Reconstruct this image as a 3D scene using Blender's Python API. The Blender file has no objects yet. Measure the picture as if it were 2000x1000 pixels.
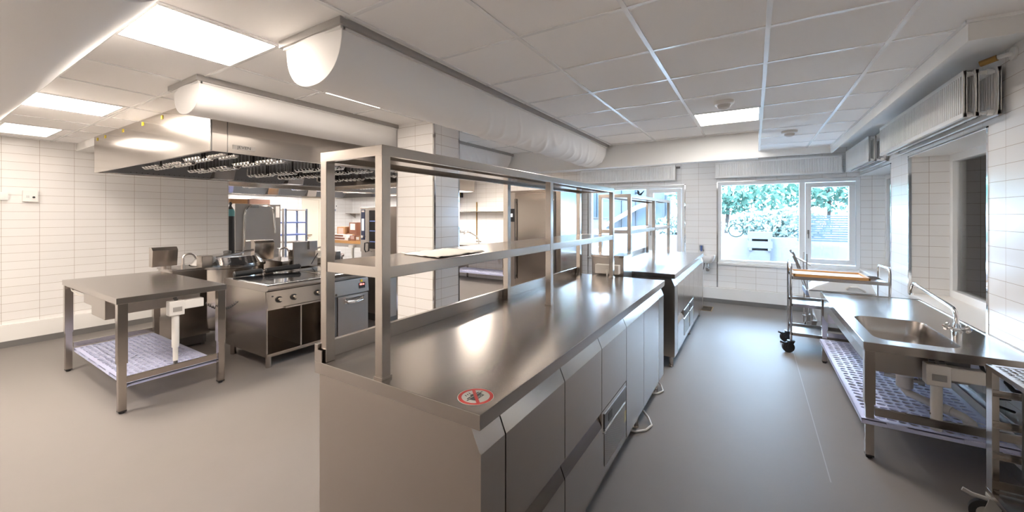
import bpy, bmesh, math, random
from mathutils import Vector, Matrix, noise
random.seed(7)
PI = math.pi
S = bpy.context.scene
COL = S.collection

# ------------------------------------------------------------------ materials
def _mat(name):
    m = bpy.data.materials.new(name); m.use_nodes = True
    nt = m.node_tree; b = nt.nodes['Principled BSDF']
    return m, nt, b

def pbr(name, col, rough=.5, metal=0., bump=0., scale=60., stretch=(1, 1, 1), rvar=0., coat=0., spec=None, cvar=0.):
    m, nt, b = _mat(name)
    b.inputs['Base Color'].default_value = (*col, 1)
    b.inputs['Roughness'].default_value = rough
    b.inputs['Metallic'].default_value = metal
    if spec is not None: b.inputs['Specular IOR Level'].default_value = spec
    if coat: b.inputs['Coat Weight'].default_value = coat; b.inputs['Coat Roughness'].default_value = .12
    if bump or rvar or cvar:
        tc = nt.nodes.new('ShaderNodeTexCoord'); mp = nt.nodes.new('ShaderNodeMapping')
        mp.inputs['Scale'].default_value = stretch
        n = nt.nodes.new('ShaderNodeTexNoise'); n.inputs['Scale'].default_value = scale; n.inputs['Detail'].default_value = 4
        nt.links.new(tc.outputs['Object'], mp.inputs[0]); nt.links.new(mp.outputs[0], n.inputs['Vector'])
        if bump:
            bp = nt.nodes.new('ShaderNodeBump'); bp.inputs['Strength'].default_value = bump; bp.inputs['Distance'].default_value = .002
            nt.links.new(n.outputs['Fac'], bp.inputs['Height']); nt.links.new(bp.outputs[0], b.inputs['Normal'])
        if rvar:
            mr = nt.nodes.new('ShaderNodeMapRange')
            mr.inputs['To Min'].default_value = rough - rvar; mr.inputs['To Max'].default_value = rough + rvar
            nt.links.new(n.outputs['Fac'], mr.inputs['Value']); nt.links.new(mr.outputs[0], b.inputs['Roughness'])
        if cvar:
            mx = nt.nodes.new('ShaderNodeMix'); mx.data_type = 'RGBA'
            mx.inputs['A'].default_value = (*[c * (1 - cvar) for c in col], 1); mx.inputs['B'].default_value = (*[min(1, c * (1 + cvar)) for c in col], 1)
            nt.links.new(n.outputs['Fac'], mx.inputs['Factor']); nt.links.new(mx.outputs['Result'], b.inputs['Base Color'])
    return m

def emit(name, col, strength):
    m, nt, b = _mat(name)
    b.inputs['Base Color'].default_value = (*col, 1)
    b.inputs['Emission Color'].default_value = (*col, 1); b.inputs['Emission Strength'].default_value = strength
    return m

def glass_pane(name, tint=(1, 1, 1), refl=.06):
    m, nt, b = _mat(name); nt.nodes.remove(b)
    out = nt.nodes['Material Output']
    t = nt.nodes.new('ShaderNodeBsdfTransparent'); t.inputs[0].default_value = (*tint, 1)
    g = nt.nodes.new('ShaderNodeBsdfGlossy'); g.inputs['Roughness'].default_value = .02
    fr = nt.nodes.new('ShaderNodeFresnel'); fr.inputs[0].default_value = 1.45
    mx = nt.nodes.new('ShaderNodeMixShader')
    nt.links.new(fr.outputs[0], mx.inputs[0]); nt.links.new(t.outputs[0], mx.inputs[1]); nt.links.new(g.outputs[0], mx.inputs[2])
    nt.links.new(mx.outputs[0], out.inputs[0])
    return m

def tile(name, w, h, u0x, u0y, v0, col=(.82, .805, .79), grout=(.36, .29, .24), gap=.003):
    """glazed wall tiles, stacked bond; runs along Y on walls facing X and along X on walls facing Y"""
    m, nt, b = _mat(name); N = nt.nodes; L = nt.links
    geo = N.new('ShaderNodeNewGeometry'); sp = N.new('ShaderNodeSeparateXYZ'); sn = N.new('ShaderNodeSeparateXYZ')
    L.new(geo.outputs['Position'], sp.inputs[0]); L.new(geo.outputs['True Normal'], sn.inputs[0])
    ab = N.new('ShaderNodeMath'); ab.operation = 'ABSOLUTE'; L.new(sn.outputs['X'], ab.inputs[0])
    gt = N.new('ShaderNodeMath'); gt.operation = 'GREATER_THAN'; gt.inputs[1].default_value = .5; L.new(ab.outputs[0], gt.inputs[0])
    def sub(sock, v):
        s = N.new('ShaderNodeMath'); s.operation = 'SUBTRACT'; s.inputs[1].default_value = v; L.new(sock, s.inputs[0]); return s.outputs[0]
    ux = sub(sp.outputs['X'], u0x - 40 * w); uy = sub(sp.outputs['Y'], u0y - 40 * w); vz = sub(sp.outputs['Z'], v0 - 40 * h)
    mx = N.new('ShaderNodeMix'); mx.data_type = 'FLOAT'
    L.new(gt.outputs[0], mx.inputs['Factor']); L.new(ux, mx.inputs['A']); L.new(uy, mx.inputs['B'])
    cb = N.new('ShaderNodeCombineXYZ'); L.new(mx.outputs['Result'], cb.inputs['X']); L.new(vz, cb.inputs['Y'])
    br = N.new('ShaderNodeTexBrick'); br.offset = 0; br.squash = 1
    br.inputs['Scale'].default_value = 1; br.inputs['Brick Width'].default_value = w; br.inputs['Row Height'].default_value = h
    br.inputs['Mortar Size'].default_value = gap / 2; br.inputs['Mortar Smooth'].default_value = .1; br.inputs['Bias'].default_value = 0
    c2 = tuple(c * .97 for c in col)
    br.inputs['Color1'].default_value = (*col, 1); br.inputs['Color2'].default_value = (*c2, 1); br.inputs['Mortar'].default_value = (*grout, 1)
    L.new(cb.outputs[0], br.inputs['Vector']); L.new(br.outputs['Color'], b.inputs['Base Color'])
    mr = N.new('ShaderNodeMapRange'); mr.inputs['To Min'].default_value = .22; mr.inputs['To Max'].default_value = .8
    L.new(br.outputs['Fac'], mr.inputs['Value']); L.new(mr.outputs[0], b.inputs['Roughness'])
    iv = N.new('ShaderNodeMath'); iv.operation = 'SUBTRACT'; iv.inputs[0].default_value = 1; L.new(br.outputs['Fac'], iv.inputs[1])
    bp = N.new('ShaderNodeBump'); bp.inputs['Strength'].default_value = .4; bp.inputs['Distance'].default_value = .002
    L.new(iv.outputs[0], bp.inputs['Height']); L.new(bp.outputs[0], b.inputs['Normal'])
    return m

M = {}
M['steel'] = pbr('brushed_steel', (.50, .455, .415), .20, 1)
M['steel_top'] = pbr('worktop_steel', (.49, .455, .425), .24, 1)
M['steel_soft'] = pbr('satin_steel', (.50, .46, .425), .32, 1)
M['steel_dark'] = pbr('dark_steel', (.22, .215, .21), .35, 1)
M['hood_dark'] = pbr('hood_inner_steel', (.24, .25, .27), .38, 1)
M['chrome'] = pbr('chrome', (.78, .77, .76), .09, 1)
M['hood_steel'] = pbr('hood_steel', (.55, .51, .47), .17, 1)
M['black'] = pbr('black_plastic', (.02, .02, .022), .35)
M['rubber'] = pbr('black_rubber', (.025, .025, .026), .55)
M['glass_black'] = pbr('black_glass', (.008, .008, .009), .04, 0, coat=.5)
M['white'] = pbr('white_paint', (.80, .79, .77), .35)
M['white_gloss'] = pbr('white_enamel', (.82, .81, .79), .22)
M['frame_white'] = pbr('window_frame_white', (.78, .79, .79), .3)
M['plaster'] = pbr('plaster', (.80, .80, .79), .75, bump=.05, scale=30)
M['ceil'] = pbr('ceiling_tile', (.88, .868, .855), .85, bump=.08, scale=160)
M['tbar'] = pbr('ceiling_rail', (.86, .86, .86), .25)
M['fabric'] = pbr('duct_fabric', (.86, .85, .84), .8, bump=.12, scale=240)
M['alu'] = pbr('grey_aluminium', (.36, .345, .33), .45)
M['floor'] = pbr('grey_vinyl', (.215, .196, .186), .5, bump=.0, scale=5, rvar=.04, cvar=.04, spec=.12)
M['seam'] = pbr('floor_seam', (.262, .245, .237), .5)
M['cove'] = pbr('grey_cove', (.16, .155, .15), .5)
M['beige'] = pbr('beige_plastic', (.74, .70, .65), .4)
M['blue_plastic'] = pbr('pale_blue_plastic', (.62, .66, .90), .4)
M['blue'] = pbr('blue_plastic', (.16, .24, .62), .4)
M['navy'] = pbr('navy_panel', (.02, .03, .085), .3)
M['yellow'] = pbr('yellow_plastic', (.75, .58, .04), .4)
M['red'] = pbr('red_paint', (.72, .03, .02), .35)
M['card'] = pbr('cardboard', (.42, .23, .11), .8, cvar=.1, scale=8)
M['card_dark'] = pbr('brown_cardboard', (.22, .085, .045), .75)
M['card_white'] = pbr('printed_white_card', (.72, .66, .62), .6)
M['card_pink'] = pbr('pale_cardboard', (.55, .36, .30), .8)
M['wood'] = pbr('beech_wood', (.58, .30, .10), .45, cvar=.15, scale=12, stretch=(1, 8, 8))
M['door'] = pbr('cream_door', (.80, .73, .62), .4)
M['paper'] = pbr('white_paper', (.84, .81, .76), .7)
M['teal'] = pbr('teal_paint', (.10, .30, .32), .4)
M['display'] = emit('red_display', (1, .12, .10), 1.2)
M['display_white'] = emit('pale_display', (.55, .56, .55), .35)
M['lamp'] = emit('lamp_diffuser', (1, .87, .75), 14)
M['lamp_soft'] = emit('lamp_diffuser_soft', (1, .89, .78), 15)
M['fill_strong'] = emit('fill_diffuser_strong', (1, .89, .78), 20)
M['fill_low'] = emit('fill_diffuser_low', (1, .95, .90), 6)
M['lamp_faint'] = emit('lamp_diffuser_faint', (1, .90, .80), 1.9)
M['lamp_cool'] = emit('lamp_diffuser_cool', (1, .94, .88), 10)
M['hood_fill'] = emit('hood_fill_glow', (1, .95, .9), 22)
M['pane'] = glass_pane('window_glass')
M['clear'] = glass_pane('clear_plastic', (.86, .88, .88))
M['dark_box'] = pbr('dark_box_paint', (.10, .11, .105), .8)
M['brass'] = pbr('aged_brass', (.36, .22, .08), .4, 1)
M['tile_left'] = tile('tile_left', .2985, .1018, 0, 1.394, 1.846)
M['tile_far'] = tile('tile_far', .305, .1103, -.887, 5.10, 1.053)
M['tile_pillar'] = tile('tile_pillar', .30, .1035, -2.952, 3.004, 1.478)
M['hole'] = pbr('dark_recess', (.03, .03, .03), .8)
M['leaf'] = pbr('green_leaves', (.055, .125, .085), .6, cvar=.35, scale=4)
M['leaf2'] = pbr('grey_green_leaves', (.11, .15, .125), .6, cvar=.3, scale=4)
M['bark'] = pbr('bark', (.03, .022, .016), .9)
M['paving'] = pbr('pale_paving', (.26, .26, .262), .8, cvar=.06, scale=2)
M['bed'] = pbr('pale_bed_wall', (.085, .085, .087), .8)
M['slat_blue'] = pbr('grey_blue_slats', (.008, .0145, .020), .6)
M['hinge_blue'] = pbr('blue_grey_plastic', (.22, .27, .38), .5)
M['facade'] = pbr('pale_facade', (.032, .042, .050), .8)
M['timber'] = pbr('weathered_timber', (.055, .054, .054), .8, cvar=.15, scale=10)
M['sticker_ring'] = pbr('sticker_teal', (.12, .33, .34), .5)
M['sticker_grey'] = pbr('sticker_grey', (.20, .24, .26), .5)
M['crate'] = pbr('pale_crate_plastic', (.60, .57, .54), .45)
M['caster_grey'] = pbr('grey_caster_plastic', (.42, .41, .39), .45)

# ------------------------------------------------------------------ mesh builder
class MB:
    def __init__(s): s.bm = bmesh.new(); s.wn = False
    def _bev(s, verts, bev, seg=2):
        s.wn = True
        es = {e for v in verts for e in v.link_edges}
        bmesh.ops.bevel(s.bm, geom=list(es), offset=bev, segments=seg, affect='EDGES', profile=.7)
    def box(s, x0, x1, y0, y1, z0, z1, bev=0, rot=None, seg=2):
        x0, x1 = min(x0, x1), max(x0, x1); y0, y1 = min(y0, y1), max(y0, y1); z0, z1 = min(z0, z1), max(z0, z1)
        vs = [s.bm.verts.new(p) for p in ((x0, y0, z0), (x1, y0, z0), (x1, y1, z0), (x0, y1, z0), (x0, y0, z1), (x1, y0, z1), (x1, y1, z1), (x0, y1, z1))]
        for f in ((0, 3, 2, 1), (4, 5, 6, 7), (0, 1, 5, 4), (1, 2, 6, 5), (2, 3, 7, 6), (3, 0, 4, 7)):
            s.bm.faces.new([vs[i] for i in f])
        if rot is not None:   # (axis, angle, pivot)
            bmesh.ops.rotate(s.bm, verts=vs, cent=rot[2], matrix=Matrix.Rotation(rot[1], 3, rot[0]))
        if bev > 0: s._bev(vs, bev, seg)
        return s
    def prism(s, poly, axis, a0, a1, bev=0):
        """poly: list of 2-D points in the two other axes (in x,y,z order)"""
        def P(p, a):
            if axis == 'x': return (a, p[0], p[1])
            if axis == 'y': return (p[0], a, p[1])
            return (p[0], p[1], a)
        A = [s.bm.verts.new(P(p, a0)) for p in poly]; B = [s.bm.verts.new(P(p, a1)) for p in poly]
        n = len(poly); fs = []
        fs.append(s.bm.faces.new(A[::-1])); fs.append(s.bm.faces.new(B))
        for i in range(n): fs.append(s.bm.faces.new((A[i], A[(i + 1) % n], B[(i + 1) % n], B[i])))
        bmesh.ops.recalc_face_normals(s.bm, faces=fs)
        if bev: s._bev(A + B, bev)
        return s
    def cyl(s, p0, p1, r, seg=16, r2=None, cap=True):
        p0, p1 = Vector(p0), Vector(p1); r2 = r if r2 is None else r2
        d = (p1 - p0).normalized(); u = d.orthogonal().normalized(); v = d.cross(u)
        A = []; B = []
        for i in range(seg):
            t = 2 * PI * i / seg; q = u * math.cos(t) + v * math.sin(t)
            A.append(s.bm.verts.new(p0 + q * r)); B.append(s.bm.verts.new(p1 + q * r2))
        for i in range(seg): s.bm.faces.new((A[i], A[(i + 1) % seg], B[(i + 1) % seg], B[i]))
        if cap: s.bm.faces.new(A[::-1]); s.bm.faces.new(B)
        return s
    def tube(s, pts, r, seg=10, closed=False, rad=None):
        pts = [Vector(p) for p in pts]; n = len(pts); rings = []; u = None
        for i, p in enumerate(pts):
            if closed: d = (pts[(i + 1) % n] - pts[i - 1])
            else: d = pts[min(i + 1, n - 1)] - pts[max(i - 1, 0)]
            d.normalize()
            if u is None: u = d.orthogonal().normalized()
            else:
                u = u - d * u.dot(d); u.normalize()
            v = d.cross(u); rr = rad[i] if rad else r
            rings.append([s.bm.verts.new(p + (u * math.cos(2 * PI * k / seg) + v * math.sin(2 * PI * k / seg)) * rr) for k in range(seg)])
        for i in range(n if closed else n - 1):
            a, b = rings[i], rings[(i + 1) % n]
            for k in range(seg): s.bm.faces.new((a[k], a[(k + 1) % seg], b[(k + 1) % seg], b[k]))
        if not closed: s.bm.faces.new(rings[0][::-1]); s.bm.faces.new(rings[-1])
        return s
    def lathe(s, prof, c, seg=40, axis='z', ang=2 * PI):
        rings = []
        for r, h in prof:
            ring = []
            for i in range(seg):
                t = ang * i / seg; a, b = r * math.cos(t), r * math.sin(t)
                if axis == 'z': p = (c[0] + a, c[1] + b, c[2] + h)
                elif axis == 'y': p = (c[0] + a, c[1] + h, c[2] + b)
                else: p = (c[0] + h, c[1] + a, c[2] + b)
                ring.append(s.bm.verts.new(p))
            rings.append(ring)
        fs = []
        for A, B in zip(rings, rings[1:]):
            for i in range(seg): fs.append(s.bm.faces.new((A[i], A[(i + 1) % seg], B[(i + 1) % seg], B[i])))
        fs.append(s.bm.faces.new(rings[0][::-1])); fs.append(s.bm.faces.new(rings[-1]))
        bmesh.ops.recalc_face_normals(s.bm, faces=fs)
        return s
    def face(s, pts):
        s.bm.faces.new([s.bm.verts.new(p) for p in pts]); return s
    def grid(s, rows):
        V = [[s.bm.verts.new(p) for p in r] for r in rows]
        for a, b in zip(V, V[1:]):
            for i in range(len(a) - 1): s.bm.faces.new((a[i], a[i + 1], b[i + 1], b[i]))
        return s
    def build(s, name, mat, parent=None, smooth=True, ang=35):
        me = bpy.data.meshes.new(name)
        if parent is not None:
            off = Vector(parent.get('_w', (0, 0, 0)))
            bmesh.ops.translate(s.bm, verts=s.bm.verts[:], vec=-off)
        s.bm.normal_update()
        s.bm.to_mesh(me); s.bm.free()
        mats = mat if isinstance(mat, list) else [mat]
        for mm in mats: me.materials.append(M[mm] if isinstance(mm, str) else mm)
        if smooth:
            me.polygons.foreach_set('use_smooth', [True] * len(me.polygons))
            me.set_sharp_from_angle(angle=math.radians(ang))
        o = bpy.data.objects.new(name, me); COL.objects.link(o)
        if s.wn and smooth:
            md = o.modifiers.new('normals', 'WEIGHTED_NORMAL'); md.keep_sharp = True; md.weight = 100
        if parent is not None:
            o.parent = parent; o['_w'] = parent.get('_w', (0, 0, 0))
        else:
            o['_w'] = (0., 0., 0.)
        return o

def thing(name, label, cat, loc=(0, 0, 0), group=None):
    o = bpy.data.objects.new(name, None); COL.objects.link(o); o.location = loc
    o.empty_display_size = .05; o['_w'] = tuple(float(v) for v in loc)
    o['label'] = label; o['category'] = cat
    if group: o['group'] = group
    return o
def tag(o, label, cat, group=None, kind=None):
    o['label'] = label; o['category'] = cat
    if group: o['group'] = group
    if kind: o['kind'] = kind
    return o
def struct(o, label=None):
    o['kind'] = 'structure'
    if label: o['label'] = label
    return o
def bx(name, mat, parent, *a, **k):
    return MB().box(*a, **k).build(name, mat, parent)
def copy_tree(o, parent=None):
    c = o.copy(); COL.objects.link(c)
    if parent is not None: c.parent = parent
    for ch in o.children: copy_tree(ch, c)
    return c
def arc(c, r, a0, a1, n, plane='xz'):
    out = []
    for i in range(n + 1):
        t = a0 + (a1 - a0) * i / n; p, q = r * math.cos(t), r * math.sin(t)
        out.append((c[0] + p, c[1], c[2] + q) if plane == 'xz' else (c[0], c[1] + p, c[2] + q) if plane == 'yz' else (c[0] + p, c[1] + q, c[2]))
    return out
def rrect(x0, x1, y0, y1, r, n=6):
    pts = []
    for cx, cy, a in ((x1 - r, y1 - r, 0), (x0 + r, y1 - r, PI / 2), (x0 + r, y0 + r, PI), (x1 - r, y0 + r, 1.5 * PI)):
        for i in range(n + 1):
            t = a + PI / 2 * i / n; pts.append((cx + r * math.cos(t), cy + r * math.sin(t)))
    return pts
def text(name, body, size, mat, parent, loc, rot, extrude=.0004, sx=1.):
    c = bpy.data.curves.new(name, 'FONT'); c.body = body; c.size = size; c.extrude = extrude
    c.align_x = 'CENTER'; c.align_y = 'CENTER'
    o = bpy.data.objects.new(name, c); COL.objects.link(o); c.materials.append(M[mat])
    w = Vector(parent.get('_w', (0, 0, 0)))
    o.parent = parent; o.location = Vector(loc) - w; o.rotation_euler = rot; o.scale = (sx, 1, 1)
    bpy.context.view_layer.update()
    me = bpy.data.meshes.new_from_object(o.evaluated_get(bpy.context.evaluated_depsgraph_get()))
    n = bpy.data.objects.new(name, me); COL.objects.link(n)
    n.parent = parent; n.location = o.location; n.rotation_euler = rot; n.scale = o.scale
    if not me.materials: me.materials.append(M[mat])
    o.parent = None; bpy.data.objects.remove(o); bpy.data.curves.remove(c)
    n.name = name
    return n

# ------------------------------------------------------------------ room shell
ZC = 2.55            # suspended ceiling
ZR = 2.68            # slab above
XL, XR = -7.72, 1.40
YF, YB = 8.10, -1.70
XB = -11.05

struct(bx('floor', 'floor', None, XB - .2, 1.9, YB - .2, YF + .25, -.08, 0), 'grey vinyl floor')

def wall(name, mat, boxes, label=None):
    m = MB()
    for b in boxes: m.box(*b)
    return struct(m.build(name, mat, None, smooth=False), label)

wall('wall_left', 'tile_left', [(XL - .15, XL, YB, 3.20, 0, ZR)], 'white tiled wall on the left')
wall('wall_far', 'tile_far', [
    (XB, -3.05, YF, YF + .22, 0, ZR), (-3.05, -1.13, YF, YF + .22, 0, .715), (-3.05, -1.13, YF, YF + .22, 2.175, ZR),
    (-1.13, -.567, YF, YF + .22, 0, ZR), (-.567, 1.42, YF, YF + .22, 0, .735), (-.567, 1.42, YF, YF + .22, 2.195, ZR),
    (1.42, 1.78, YF, YF + .22, 0, ZR)], 'white tiled far wall around the windows')
wall('wall_right', 'tile_far', [
    (XR, 1.78, YB, 4.12, 0, ZR), (XR, 1.78, 4.12, 5.77, 0, .755), (XR, 1.78, 4.12, 5.77, 2.215, ZR),
    (XR, 1.78, 5.77, 6.42, 0, ZR), (XR, 1.78, 6.42, YF, 0, .755), (XR, 1.78, 6.42, YF, 2.215, ZR)], 'white tiled wall on the right')
wall('wall_near', 'tile_left', [(XL - .15, XR, YB - .15, YB, 0, ZR)])
wall('wall_annex_left', 'tile_far', [(XB - .15, XB, 2.85, 6.50, 0, ZR), (XB - .15, XB, 6.98, YF, 0, ZR), (XB - .15, XB, 6.50, 6.98, 2.08, ZR)])
wall('wall_annex_near', 'tile_far', [(XB, XL - .15, 2.75, 2.9, 0, ZR)])
# pillar
m = MB().box(-3.222, -2.692, 2.90, 3.288, 0, ZC + .02)
struct(m.build('pillar', 'tile_pillar', None, smooth=False), 'white tiled pillar behind the near counter')
m = MB()
for (x, y) in ((-3.222, 2.90), (-2.692, 2.90), (-2.692, 3.288)):
    sx = -1 if x < -3 else 1; sy = -1 if y < 3 else 1
    m.box(x - sx * .018, x + sx * .003, y + sy * .003, y + sy * .0005, .0, ZC)
    m.box(x + sx * .003, x + sx * .0005, y - sy * .018, y + sy * .003, .0, ZC)
struct(m.build('trim_pillar', 'chrome', None, smooth=False), 'steel corner strips of the pillar')

# roof slab + suspended ceiling
m = MB().box(XB - .15, 1.78, YB - .15, YF + .22, ZR, ZR + .12)
struct(m.build('ceiling_slab', 'plaster', None, smooth=False), 'painted slab over the radiator recess')
cl = MB()
cl.box(XB, .889, YB, 5.262, ZC, ZC + .025); cl.box(.889, XR, YB, 2.80, ZC, ZC + .025)
cl.box(.04, .889, 5.262, 6.848, ZC, ZC + .025); cl.box(XB, -3.2, 5.262, YF, ZC, ZC + .025)
ceil = struct(cl.build('ceiling', 'ceil', None, smooth=False), 'suspended ceiling of pale square panels')
YS = [-1.58, -1.015, -.452, .11, .648, 1.19, 1.805, 2.357, 2.91, 3.483, 4.045, 4.61, 5.17, 5.735, 6.30]
XS = [1.19, .625, .060, -.505, -1.075, -1.64, -2.255, -2.842, -3.44, -4.06, -4.685, -5.315, -5.93, -6.50, -7.08, -7.6]
g = MB(); hb = .0115
for x in XS:
    y0, y1 = YB, 5.262
    if x > .889: y1 = 2.80
    elif x > .05: y1 = 6.848
    g.box(x - hb, x + hb, y0, y1, ZC - .005, ZC + .002)
for y in YS:
    x0, x1 = XL, .889
    if y < 2.8: x1 = XR
    if y > 5.2: x0 = .04
    g.box(x0, x1, y - hb, y + hb, ZC - .0042, ZC + .002)
g.build('grid_rail', 'tbar', ceil)
# fascias round the recess
m = MB()
m.box(.889, .907, 2.80, 6.866, 2.45, ZR); m.box(.907, XR, 2.80, 2.818, 2.45, ZR); m.box(.04, .907, 6.848, 6.866, 2.45, ZR)
struct(m.build('trim_fascia', 'plaster', None, smooth=False), 'pale fascia round the radiator recess')
m = MB(); m.box(.880, .889, 2.79, 6.848, 2.535, 2.552); m.box(.880, XR, 2.791, 2.80, 2.535, 2.552); m.box(.04, .889, 6.839, 6.848, 2.535, 2.552)
struct(m.build('trim_ceiling', 'tbar', None, smooth=False), 'white edge rail of the ceiling')
m = MB().box(-3.75, .040, 5.262, 5.40, 2.25, ZR)
struct(m.build('beam', 'plaster', None, smooth=False), 'pale ceiling beam before the far windows')

# baseboards
def baseboard(name, pts, horiz, lab=None):
    a = MB(); c = MB()
    for (x0, x1, y0, y1) in pts:
        a.box(x0, x1, y0, y1, .075, .275, bev=.008)
        c.box(x0, x1, y0, y1, 0, .075)
    o = struct(a.build(name, 'white', None), lab)
    c.build('cove', 'cove', o)
baseboard('baseboard_left', [(XL, XL + .045, YB, 3.20)], 0, 'white skirting duct on the left wall')
baseboard('baseboard_far', [(-3.2, 1.40, YF - .045, YF)], 0, 'white skirting duct under the far windows')
baseboard('baseboard_right', [(XR - .045, XR, YB, 8.05)], 0, 'white skirting duct on the right wall')

bx('seam', 'seam', bpy.data.objects['floor'], .388, .394, 3.0, 6.0, 0, .0006)
m = MB().box(XL, -6.86, 1.41, 4.4, 2.455, ZC)
struct(m.build('trim_hood_boxing', 'white', None, smooth=False), 'white boxing between hood and left wall')
# windows ------------------------------------------------------------------
def frame_y(parent, name, x0, x1, z0, z1, y0, y1, w, mat='frame_white'):
    m = MB()
    m.box(x0, x1, y0, y1, z0, z0 + w, bev=.004); m.box(x0, x1, y0, y1, z1 - w, z1, bev=.004)
    m.box(x0, x0 + w, y0, y1, z0 + w, z1 - w, bev=.004); m.box(x1 - w, x1, y0, y1, z0 + w, z1 - w, bev=.004)
    return m.build(name, mat, parent)
def frame_x(parent, name, y0, y1, z0, z1, x0, x1, w, mat='frame_white'):
    m = MB()
    m.box(x0, x1, y0, y1, z0, z0 + w, bev=.004); m.box(x0, x1, y0, y1, z1 - w, z1, bev=.004)
    m.box(x0, x1, y0, y0 + w, z0 + w, z1 - w, bev=.004); m.box(x0, x1, y1 - w, y1, z0 + w, z1 - w, bev=.004)
    return m.build(name, mat, parent)
def far_window(name, x0, x1, z0, z1, xm0, xm1, lab):
    f = struct(frame_y(None, name, x0, x1, z0, z1, YF + .02, YF + .13, .055), lab)
    bx('mullion', 'frame_white', f, xm0, xm1, YF + .025, YF + .125, z0 + .055, z1 - .055, bev=.004)
    bx('pane', 'pane', f, x0 + .05, xm0 + .005, YF + .08, YF + .092, z0 + .05, z1 - .05)
    s = frame_y(f, 'sash', xm1 + .006, x1 - .062, z0 + .07, z1 - .062, YF + .005, YF + .10, .075)
    bx('pane', 'pane', s, xm1 + .07, x1 - .13, YF + .06, YF + .072, z0 + .14, z1 - .13)
    zz = z0 + .55
    h = MB().box(xm1 + .03, xm1 + .055, YF - .008, YF + .006, zz, zz + .07, bev=.004).box(xm1 + .035, xm1 + .05, YF - .03, YF - .018, zz - .07, zz + .045, bev=.005).cyl((xm1 + .042, YF - .02, zz + .035), (xm1 + .042, YF, zz + .035), .007)
    h.build('handle', 'steel_dark', s)
    bx('sill', 'white_gloss', f, x0 - .0, x1, YF - .03, YF + .03, z0 - .035, z0 + .002, bev=.006)
    return f
w1 = far_window('window_1', -3.05, -1.13, .715, 2.175, -1.845, -1.79, 'wide window behind the second counter')
w2 = far_window('window_2', -.567, 1.42, .735, 2.195, .645, .72, 'wide window above the service trolley')
def side_window(name, y0, y1, z0, z1, lab):
    f = struct(frame_x(None, name, y0, y1, z0, z1, 1.70, 1.77, .075), lab)
    bx('pane', 'pane', f, 1.735, 1.745, y0 + .07, y1 - .07, z0 + .07, z1 - .07)
    bx('sill', 'beige', f, XR - .004, 1.71, y0, y1, z0 - .02, z0 + .004)
    m = MB(); m.box(XR, 1.70, y0, y1, z1 - .004, z1 + .002)
    m.build('soffit', 'white', f)
    return f
side_window('window_3', 4.12, 5.77, .765, 2.215, 'dark side window beside the sink table')
side_window('window_4', 6.42, 8.09, .765, 2.215, 'dark side window at the far right corner')
# metal edging round reveals
m = MB(); t = .004; e = .020
for (y, sgn) in ((5.77, 1), (4.12, -1), (6.42, -1)):
    m.box(XR - t, XR, y - (0 if sgn > 0 else e), y + (e if sgn > 0 else 0), .765, 2.225)
    m.box(XR - t, XR + e, y - t if sgn > 0 else y, y if sgn > 0 else y + t, .765, 2.225)
m.box(XR - t, XR, 4.10, 5.79, 2.215, 2.227); m.box(XR - t, XR, 6.40, YF, 2.215, 2.227)
struct(m.build('trim_side_windows', 'chrome', None, smooth=False), 'steel edging of the side window reveals')
m = MB()
for x in (-.575, -1.122, -3.06): m.box(x - .012, x + .012, YF - .005, YF + .02, .28, 2.19)
m.box(-3.06, -1.11, YF - .005, YF, 2.175, 2.187); m.box(-.58, 1.42, YF - .005, YF, 2.195, 2.207)
struct(m.build('trim_far_windows', 'chrome', None, smooth=False), 'steel edging of the far window openings')
# closed dark box added so the side windows look dark
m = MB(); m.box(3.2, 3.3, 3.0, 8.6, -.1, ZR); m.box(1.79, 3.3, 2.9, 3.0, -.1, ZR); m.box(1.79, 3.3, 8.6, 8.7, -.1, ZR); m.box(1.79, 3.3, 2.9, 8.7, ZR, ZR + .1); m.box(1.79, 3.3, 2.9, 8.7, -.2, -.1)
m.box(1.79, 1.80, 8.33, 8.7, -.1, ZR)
struct(m.build('wall_dark_box', 'dark_box', None, smooth=False), 'added dark box that darkens the side windows')

# annex door
d = struct(MB().box(XB - .09, XB - .04, 6.50, 6.98, 0, 2.08, bev=.003).build('door_1', 'door', None), 'cream door in the far left corner')
m = MB(); m.box(XB - .04, XB + .012, 6.43, 6.52, 0, 2.14, bev=.004); m.box(XB - .04, XB + .012, 6.96, 7.04, 0, 2.14, bev=.004); m.box(XB - .04, XB + .012, 6.52, 6.96, 2.05, 2.14, bev=.004)
m.build('door_frame', 'door', d)
m = MB().cyl((XB - .045, 6.60, 1.02), (XB + .02, 6.60, 1.02), .012).box(XB + .01, XB + .028, 6.60, 6.72, 1.01, 1.03, bev=.004).cyl((XB - .045, 6.60, .93), (XB + .0, 6.60, .93), .022)
m.build('handle', 'brass', d)
# floor drain
m = MB(); m.box(-.78, -.60, 7.28, 7.64, 0, .004)
dr = tag(m.build('floor_drain', 'brass', None), 'square metal floor drain grate near the wash basin', 'drain')
m = MB()
for i in range(9): m.box(-.765, -.615, 7.30 + i * .037, 7.318 + i * .037, .004, .006)
m.build('grate', 'hole', dr)

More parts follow.
